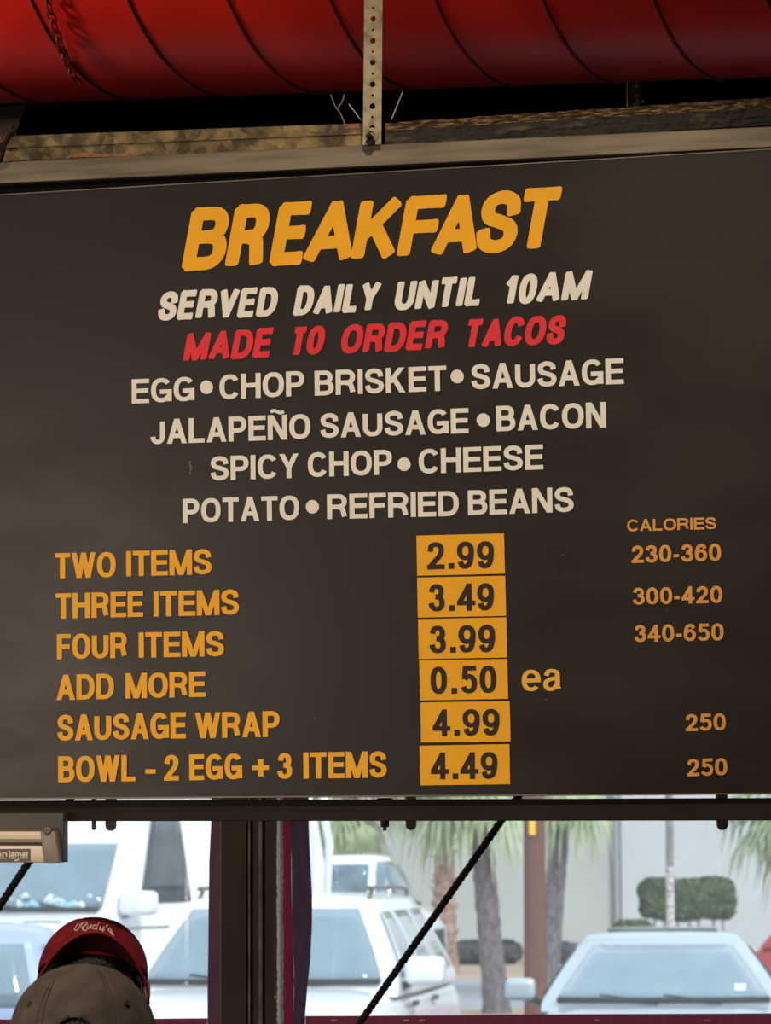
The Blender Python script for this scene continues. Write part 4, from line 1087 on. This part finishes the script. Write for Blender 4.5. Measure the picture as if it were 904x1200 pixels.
    # side windows
    for s in (-1, 1):
        for (a0, a1, b0, b1) in p['side']:    # bottom x from..to, top x from..to
            bm = bmesh.new(); rows = []
            for j in range(5):
                f = .10 + .80 * j / 4; row = []
                for i in range(7):
                    xa = a0 + (b0 - a0) * j / 4; xb_ = a1 + (b1 - a1) * j / 4
                    row.append(bm.verts.new((xa + (xb_ - xa) * i / 6, s * (sec(f)[2] + .020), sec(f)[3])))
                rows.append(row)
            for j in range(4):
                for i in range(6): bm.faces.new((rows[j][i], rows[j][i + 1], rows[j + 1][i + 1], rows[j + 1][i]))
            solid(obj('side_window', bm, M[sideglass], t, smooth='all'), .012)
        # door mirror
        mm = p.get('mirror', 1)
        xm = p['ws0'] - .38; zm = belt + .08
        bm = bmesh.new(); box(bm, (xm - .09 * mm, s * (hw + .13) - .11 * mm, zm - .06 * mm), (xm + .10 * mm, s * (hw + .13) + .11 * mm, zm + .10 * mm), .04 * mm, seg=3)
        mi_ = obj('mirror', bm, paint, t, smooth=True)
        bm = bmesh.new(); obox(bm, (xm, s * (hw - .06), belt - .02), (xm, s * (hw + .10), zm - .02), .07, .05, (1, 0, 0)); obj('mirror_arm', bm, M['trim'], mi_)
        for xh in p.get('handles', (.35, -.65)):
            bm = bmesh.new(); box(bm, (xh - .10, s * (hw + .005) - .015, belt - .16), (xh + .06, s * (hw + .005) + .018, belt - .12), .008); obj('door_handle', bm, M['alu'], t)
        if rails:
            bm = bmesh.new(); tube(bm, catmull([V((p['ws1'] - .35, s * (p['wr'] - .06), roof - .04)), V((p['ws1'] - .5, s * (p['wr'] - .06), roof + .03)), V((0, s * (p['wr'] - .06), roof + .045)), V((p['rw1'] + .35, s * (p['wr'] - .06), roof + .03)), V((p['rw1'] + .2, s * (p['wr'] - .06), roof - .04))], 5), .016, 6); obj('roof_rail', bm, M['alu'], t, smooth='all')
        # lamps and wheels
        bm = bmesh.new(); box(bm, (nose - .20, s * (hw - .33) - .16, p['hood'] - .26), (nose - .03, s * (hw - .33) + .16, p['hood'] - .12), .03); obj('headlamp', bm, M['lampglass'], t, smooth=True)
        bm = bmesh.new(); box(bm, (tail + .01, s * (hw - .22) - .10, p['deck'] - .32), (tail + .12, s * (hw - .22) + .10, p['deck'] - .12), .03); obj('tail_lamp', bm, M['redlamp'], t, smooth=True)
        for xw in (nose - .85, tail + .85):
            R_ = p.get('wheel', .34); mt = Matrix.Translation((xw, s * (hw - .10), R_)) @ Matrix.Rotation(PI / 2, 4, 'X')
            bm = bmesh.new(); lathe(bm, [(R_ * .62, -.11), (R_ * .95, -.11), (R_, -.08), (R_, .08), (R_ * .95, .11), (R_ * .62, .11)], 28, mt); wh = obj('wheel', bm, M['tyre'], t, smooth=True)
            bm = bmesh.new(); lathe(bm, [(.03, -.115), (R_ * .6, -.10), (R_ * .6, .10), (.03, .115)], 20, mt); obj('hub', bm, M['hub'], wh, smooth=True)
    bm = bmesh.new(); box(bm, (nose - .10, -hw * .55, .42), (nose + .015, hw * .55, p['hood'] - .18), .02); obj('grille', bm, M['trim'], t)
    if sunroof:
        bm = bmesh.new(); xa = p['ws1'] - .42; box(bm, (xa - .75, -.42, roof - .02), (xa, .42, roof + .018), .012); obj('sunroof', bm, M['glassdark'], t, smooth=True)
    if extras: extras(t, ws, sec, front_x)
    return t

SEDAN = dict(L=4.75, W=1.84, belt=.96, roof=1.46, ws0=.98, ws1=.22, rw1=-1.0, rw0=-1.75, wr=.60, hood=.78, deck=.98, side=[(.42, -.35, .02, -.32), (-.42, -1.15, -.38, -.95)])
SUVP = dict(L=4.8, W=2.03, belt=1.12, roof=1.76, ws0=1.05, ws1=.45, rw1=-1.95, rw0=-2.25, wr=.70, hood=1.02, deck=1.05, side=[(.62, -.15, .22, -.12), (-.24, -1.05, -.20, -.95), (-1.18, -1.85, -1.08, -1.60)], mirror=1.25, wheel=.38)
VANP = dict(L=5.6, W=2.05, wf1=.66, belt=1.50, roof=2.62, ws0=1.95, ws1=1.25, rw1=-2.68, rw0=-2.72, wr=.84, hood=1.12, deck=1.40, side=[(1.30, .35, .90, .38)], mirror=1.5, wheel=.36, handles=(.5,))
HATCH = dict(L=4.3, W=1.78, belt=.98, roof=1.50, ws0=.95, ws1=.30, rw1=-1.45, rw0=-1.9, wr=.62, hood=.85, deck=.95, side=[(.45, -.3, .1, -.27), (-.38, -1.3, -.34, -1.1)])
TRUCK = dict(L=4.7, W=2.0, belt=1.32, roof=2.10, ws0=2.02, ws1=1.60, rw1=.72, rw0=.66, wr=.78, hood=1.16, deck=1.22, side=[(1.86, 1.56, 1.62, 1.56), (1.44, .82, 1.44, .86)], mirror=1.4, wheel=.40, handles=(.3,))

def face(deg): return math.radians(-90 + deg)  # 0: nose straight at the camera; positive turns the nose to the right of the picture
# silver sedan, right
def sedan_bits(t, ws, sec, fx):
    def patch(nm, y0, y1, f0, f1, m):
        bm = bmesh.new()
        q = [(fx(f, y) + .020, y, sec(f)[3]) for f, y in ((f0, y0), (f0, y1), (f1, y1), (f1, y0))]
        bm.faces.new([bm.verts.new(x) for x in q]); solid(obj(nm, bm, m, ws), .002)
    patch('inspection_sticker', .52, .60, .22, .32, M['paper'])
    bm = bmesh.new(); box(bm, (fx(.9, 0) - .01, -.12, sec(.80)[3]), (fx(.9, 0) + .03, .12, sec(.88)[3]), .02); obj('rear_view_mirror', bm, M['trim'], ws, smooth=True)
YS = 22.0
q = at(798, 1150, YS)
car('sedan', 'silver sedan facing the camera with a bluish windscreen at the lower right', (q.x, YS + 1.4, GZ), face(-5), SEDAN, M['carsilver'], glass='glassblue', sunroof=True, extras=sedan_bits)
# white SUV behind the post
q = at(283, 1110, 21.5)
car('suv', 'white suv half behind the post showing its windscreen and driver side', (q.x + .26, 23.0, GZ), face(-9), SUVP, M['carwhite'], glass='glassblue', sideglass='glasslight', rails=True)
# white van, left
def van_bits(t, ws, sec, fx):
    bm = bmesh.new(); rr = random.Random(9)
    for i in range(26):
        y = rr.uniform(-.72, .72); f = rr.uniform(.07, .16)
        bmesh.ops.create_icosphere(bm, subdivisions=1, radius=rr.uniform(.03, .08), matrix=Matrix.Translation((fx(f, y) + .004, y, sec(f)[3])) @ Matrix.Scale(.35, 4, (1, 0, 0)))
    o = obj('dashboard_papers', bm, M['dashblue'], ws)
    for s in (-1, 1):
        bm = bmesh.new(); box(bm, (fx(0, .45 * s) + .22, .45 * s - .22, sec(-.02)[3] - .06), (fx(0, .45 * s) + .30, .45 * s + .22, sec(-.02)[3] - .035), .01); obj('hood_vent', bm, M['trim'], t)
q = at(90, 1030, 30)
car('van', 'white delivery van facing the camera at the far left behind the caps', (q.x + .30, 32.2, GZ), face(-28), VANP, M['carwhite'], cat='van', glass='glassblue', extras=van_bits)
# pale blue hatchback cut by the left edge
CROSS = dict(L=4.4, W=1.85, belt=1.16, roof=1.66, ws0=.95, ws1=.30, rw1=-1.98, rw0=-2.08, wr=.72, hood=.95, deck=1.1, side=[(.45, -.3, .1, -.27), (-.40, -1.1, -.36, -1.08), (-1.2, -1.86, -1.18, -1.80)])
q = at(62, 1130, 17.5)
car('crossover', 'pale blue crossover car cut off by the left edge below the van', (q.x - 2.05, 18.2, GZ), face(-84), CROSS, M['carblue'], glass='glassblue', sideglass='glassblue')
# white pickup behind the suv
q = at(437, 1030, 46.5)
car('pickup_truck', 'white pickup truck seen from the side beyond the white suv', (q.x - 1.33, 47.2, GZ), face(80), TRUCK, M['carwhite'], cat='truck', sideglass='glass')
q = at(930, 1085, 36)
car('red_car', 'red car just showing at the right edge beyond the silver sedan', (q.x + 1.45, 36.5, GZ), face(30), HATCH, M['carred'])

# ================================================================= STREET PLANTING AND POLES
def trunk_mesh(bm, p0, p1, r0, r1, seed, rough=.02, n=14, seg=40, bend=.0):
    rr = random.Random(seed); p0, p1 = V(p0), V(p1); rings = []
    for i in range(seg + 1):
        f = i / seg; c = p0.lerp(p1, f) + V((bend * math.sin(f * PI), 0, 0)); r = r0 + (r1 - r0) * f; r *= 1 + .25 * math.exp(-f * 14)
        rings.append([bm.verts.new(c + V((math.cos(2 * PI * k / n), math.sin(2 * PI * k / n), 0)) * (r * (1 + rr.uniform(-rough, rough) * 3 + .03 * (i % 2)))) for k in range(n)])
    for i in range(seg):
        for k in range(n): bm.faces.new((rings[i][k], rings[i][(k + 1) % n], rings[i + 1][(k + 1) % n], rings[i + 1][k]))
    bm.faces.new(rings[0]); bm.faces.new(rings[-1])
def crown(bm, c, nf, L, seed, lo=-.9, hi=.9, up=.35):
    rr = random.Random(seed)
    for i in range(nf):
        az = 2 * PI * (i * .618 + rr.uniform(-.03, .03)); el = lo + (hi - lo) * ((i * .37) % 1)
        d = V((math.cos(az) * math.cos(el), math.sin(az) * math.cos(el), math.sin(el)))
        pet = L * rr.uniform(.55, .8); mid = c + d * pet * .6; tip = c + d * pet + V((0, 0, -pet * .22))
        tube(bm, [c, mid, tip], [.025, .018, .010], 5)
        side = d.cross(V((0, 0, 1))).normalized()
        for k in range(13):
            a = (k - 6) / 6 * 1.25
            bd = (d * math.cos(a) + side * math.sin(a)).normalized(); bl_ = L * rr.uniform(.55, .85) * (1 - .25 * abs(a) / 1.25)
            w = side * math.cos(a) - d * math.sin(a)
            pts = [tip, tip + bd * bl_ * .45 + V((0, 0, -.04)), tip + bd * bl_ * .75 + V((0, 0, -bl_ * .28)), tip + bd * bl_ * .86 + V((0, 0, -bl_ * .68))]
            ws_ = [.012, .030, .020, .003]; prev = None
            for pnt, ww in zip(pts, ws_):
                cur = (bm.verts.new(pnt + w * ww), bm.verts.new(pnt - w * ww + V((0, 0, .008))))
                if prev: bm.faces.new((prev[0], prev[1], cur[1], cur[0]))
                prev = cur
def palm(label, base, top, r0, r1, seed, bark, nf=44, L=1.3, lo=-1.1, hi=1.1, rough=.02, boots=False, bend=0):
    base, top = V(base), V(top)
    t = thing('palm_tree', label, 'palm tree', base, group='palms along the street')
    bm = bmesh.new(); trunk_mesh(bm, (0, 0, -.05), top - base, r0, r1, seed, rough, bend=bend)
    if boots:
        rr = random.Random(seed)
        for i in range(240):
            f = rr.random(); c = (top - base) * f; a = rr.uniform(0, 2 * PI); d = V((math.cos(a), math.sin(a), 0)); r = r0 + (r1 - r0) * f
            p = c + d * r * .8; tube(bm, [p, p + d * rr.uniform(.05, .13) + V((0, 0, rr.uniform(.06, .16)))], [.03, .012], 5)
    obj('trunk', bm, bark, t, smooth=not boots)
    bm = bmesh.new(); crown(bm, top - base, nf, L, seed, lo, hi); obj('fronds', bm, M['frond'], t)
    return t
def up_from(px1, py1, px0, py0, Y, z):        # continue the trunk line up to height z
    a, b = at(px0, py0, Y), at(px1, py1, Y); return a, a + (b - a) * ((z - a.z) / (b.z - a.z))
a, b = up_from(563, 962, 583, 1170, 41, 3.55); a.z = GZ
palm('grey leaning palm trunk crossed by the long black rope, left of the reddish pole', a, b, .165, .135, 1, M['bark'], nf=50, L=1.15, lo=-1.2, hi=1.2)
a, b = up_from(657, 962, 641, 1166, 46, 3.6); a.z = GZ
palm('grey palm leaning right just behind the reddish wooden pole', a, b, .155, .130, 2, M['bark'], nf=50, L=1.05, lo=-1.25, hi=1.2)
a = at(523, 1120, 55.5); a.z = GZ; b = at(519, 893, 55.5)
palm('short palm with shaggy reddish brown trunk beyond the suv', a, b, .20, .16, 3, M['barkred'], nf=40, L=1.05, lo=-1.0, hi=1.2, boots=True)
a = at(408, 1100, 58.5); a.z = GZ; b = at(410, 900, 58.5)
palm('pale green palm behind the white pickup truck', a, b, .18, .15, 4, M['bark'], nf=46, L=1.35, lo=-1.3, hi=1.2)
a = at(962, 1100, 40); a.z = GZ; b = at(958, 905, 40)
palm('pale green palm drooping in at the right edge above the red car', a, b, .17, .14, 5, M['bark'], nf=46, L=1.05, lo=-1.3, hi=1.2)
# reddish wooden utility pole with a yellow marker
a = at(628, 1160, 38.2); b = at(626.5, 962, 38.2)
up = thing('utility_pole', 'reddish brown wooden utility pole with a yellow marker between two palm trunks', 'utility pole', (a.x, 38.2, GZ))
bm = bmesh.new(); tube(bm, [(0, 0, -.05), (b.x - a.x, 0, b.z - GZ), ((b.x - a.x) * 3, 0, 8)], [.145, .135, .11], 18); obj('shaft', bm, M['polewood'], up, smooth=True)
q = at(624, 970, 38.05); bm = bmesh.new(); box(bm, (q.x - a.x - .04, -.165, q.z - GZ - .09), (q.x - a.x + .04, -.14, q.z - GZ + .10), .006); obj('yellow_marker', bm, M['tagyel'], up)
# stickered thin pole
a = at(786.5, 1090, 38); b = at(785, 962, 38)
t = thing('sign_pole', 'thin grey brown pole covered with stickers rising behind the silver sedan', 'pole', (a.x, 38, GZ))
zq = at(786, 1016, 38).z - GZ
bm = bmesh.new(); tube(bm, [(0, 0, -.05), (0, 0, zq)], .052, 14); obj('stickered_section', bm, M['stickers'], t, smooth=True)
bm = bmesh.new(); tube(bm, [(0, 0, zq), (b.x - a.x, 0, b.z - GZ), (b.x - a.x, 0, 6)], .048, 14); obj('shaft', bm, M['polegrey'], t, smooth=True)
# two white posts beyond the SUV
for px, pxt, w_, lab in ((367, 364, .028, 'white post beside the curtain border above the suv, nearer the steel post'), (383, 381, .036, 'white post in front of the pickup truck window')):
    a = at(px, 1055, 27.5); b = at(pxt, 962, 27.5)
    bm = bmesh.new(); tube(bm, [V((a.x, 27.5, GZ)), V((a.x, 27.5, a.z)), V(((a.x + b.x) / 2 + .03, 27.5, (a.z + b.z) / 2 + .15)), V((b.x, 27.5, b.z)), V((b.x - .05, 27.5, 3.2))], w_, 12)
    tag(obj('white_post', bm, M['whitepost'], smooth=True), lab, 'post', 'white posts beyond the suv')
# trimmed hedge
def leafy(bm, fn, n, size, seed):
    rr = random.Random(seed)
    for i in range(n):
        p, nn = fn(rr)
        a = V((rr.uniform(-1, 1), rr.uniform(-1, 1), rr.uniform(-1, 1))).normalized(); nn = (nn + a * .7).normalized()
        u = nn.orthogonal().normalized(); u.rotate(Matrix.Rotation(rr.uniform(0, 6.28), 3, nn)); v = nn.cross(u); s = size * rr.uniform(.6, 1.2)
        bm.faces.new([bm.verts.new(p + u * s), bm.verts.new(p + v * s * .5), bm.verts.new(p - u * s), bm.verts.new(p - v * s * .5)])
def round_box(p, hx, hy, hz, e):              # push a direction out to a rounded box
    q = (abs(p.x / hx) ** e + abs(p.y / hy) ** e + abs(p.z / hz) ** e) ** (1 / e); return p / q
def super_pt(rr, hx, hy, hz, e=5):
    A = [hy * hz, hx * hz, hx * hy]; k = rr.choices((0, 1, 2), A)[0]; u = [rr.uniform(-hx, hx), rr.uniform(-hy, hy), rr.uniform(-hz, hz)]
    u[k] = (hx, hy, hz)[k] * rr.choice((-1, 1)); p = round_box(V(u), hx, hy, hz, e)
    nn = V((math.copysign(abs(p.x / hx) ** (e - 1) / hx, p.x), math.copysign(abs(p.y / hy) ** (e - 1) / hy, p.y), math.copysign(abs(p.z / hz) ** (e - 1) / hz, p.z))).normalized()
    p = p + nn * (.07 * noise.noise(p * 2.2 + V((hx, 0, 0))) + rr.uniform(-.05, .02)); return p, nn
def shrub(name, label, c, hx, hy, hz, n, size, m, seed, stems, cat='hedge', group=None, e=6):
    t = thing(name, label, cat, (c.x, c.y, GZ), group=group); z = c.z - GZ
    bm = bmesh.new(); leafy(bm, lambda rr: (lambda p: (p[0] + V((0, 0, z)), p[1]))(super_pt(rr, hx, hy, hz, e)), n, size, seed)
    r = bmesh.ops.create_uvsphere(bm, u_segments=24, v_segments=14, radius=1); 
    for v in r['verts']: v.co = round_box(V((v.co.x * hx, v.co.y * hy, v.co.z * hz)), hx, hy, hz, e) * .90 + V((0, 0, z))
    obj('foliage', bm, m, t)
    rr = random.Random(seed + 1)
    for i in range(stems):
        x = (i + .5) / stems * 2 * hx - hx; bm = bmesh.new(); tube(bm, [V((x * .85 + rr.uniform(-.05, .05), rr.uniform(-.2, .1) * hy, -.05)), V((x * .88, -hy * .5, (z - hz) * .6)), V((x * .9 + rr.uniform(-.08, .08), -hy * .6, z - hz * .55))], [.035, .028, .02], 7); obj('stem', bm, M['stem'], t, smooth=True)
    return t
YH = 55.0
c = at(805, 1053, YH); k = YH / F
shrub('trimmed_hedge', 'flat topped trimmed green hedge in front of the pale building behind the sedan', c, 53 * k, .55, 23 * k, 5200, .055, M['hedge'], 11, 7)
for px0, px1, py0, sd, lab in ((520, 611, 1104, 21, 'low dark shrubs at the foot of the pale wall beyond the suv'), (622, 712, 1106, 22, 'low dark shrubs at the foot of the wall left of the sedan'), (446, 514, 1106, 23, 'low dark shrubs at the foot of the wall behind the suv roof'), (716, 770, 1088, 24, 'low green shrub left of the trimmed hedge at the wall foot')):
    Yl = 60.5; c = at((px0 + px1) / 2, (py0 + 1128) / 2, Yl); kk = Yl / F
    shrub('low_shrub', lab, c, (px1 - px0) / 2 * kk, .5, (c.z - GZ) * 1.0 if sd != 24 else .5, 2600, .06, M['hedgelow'] if sd != 24 else M['hedge'], sd, 3, cat='shrub', group='low shrubs along the wall foot', e=3)
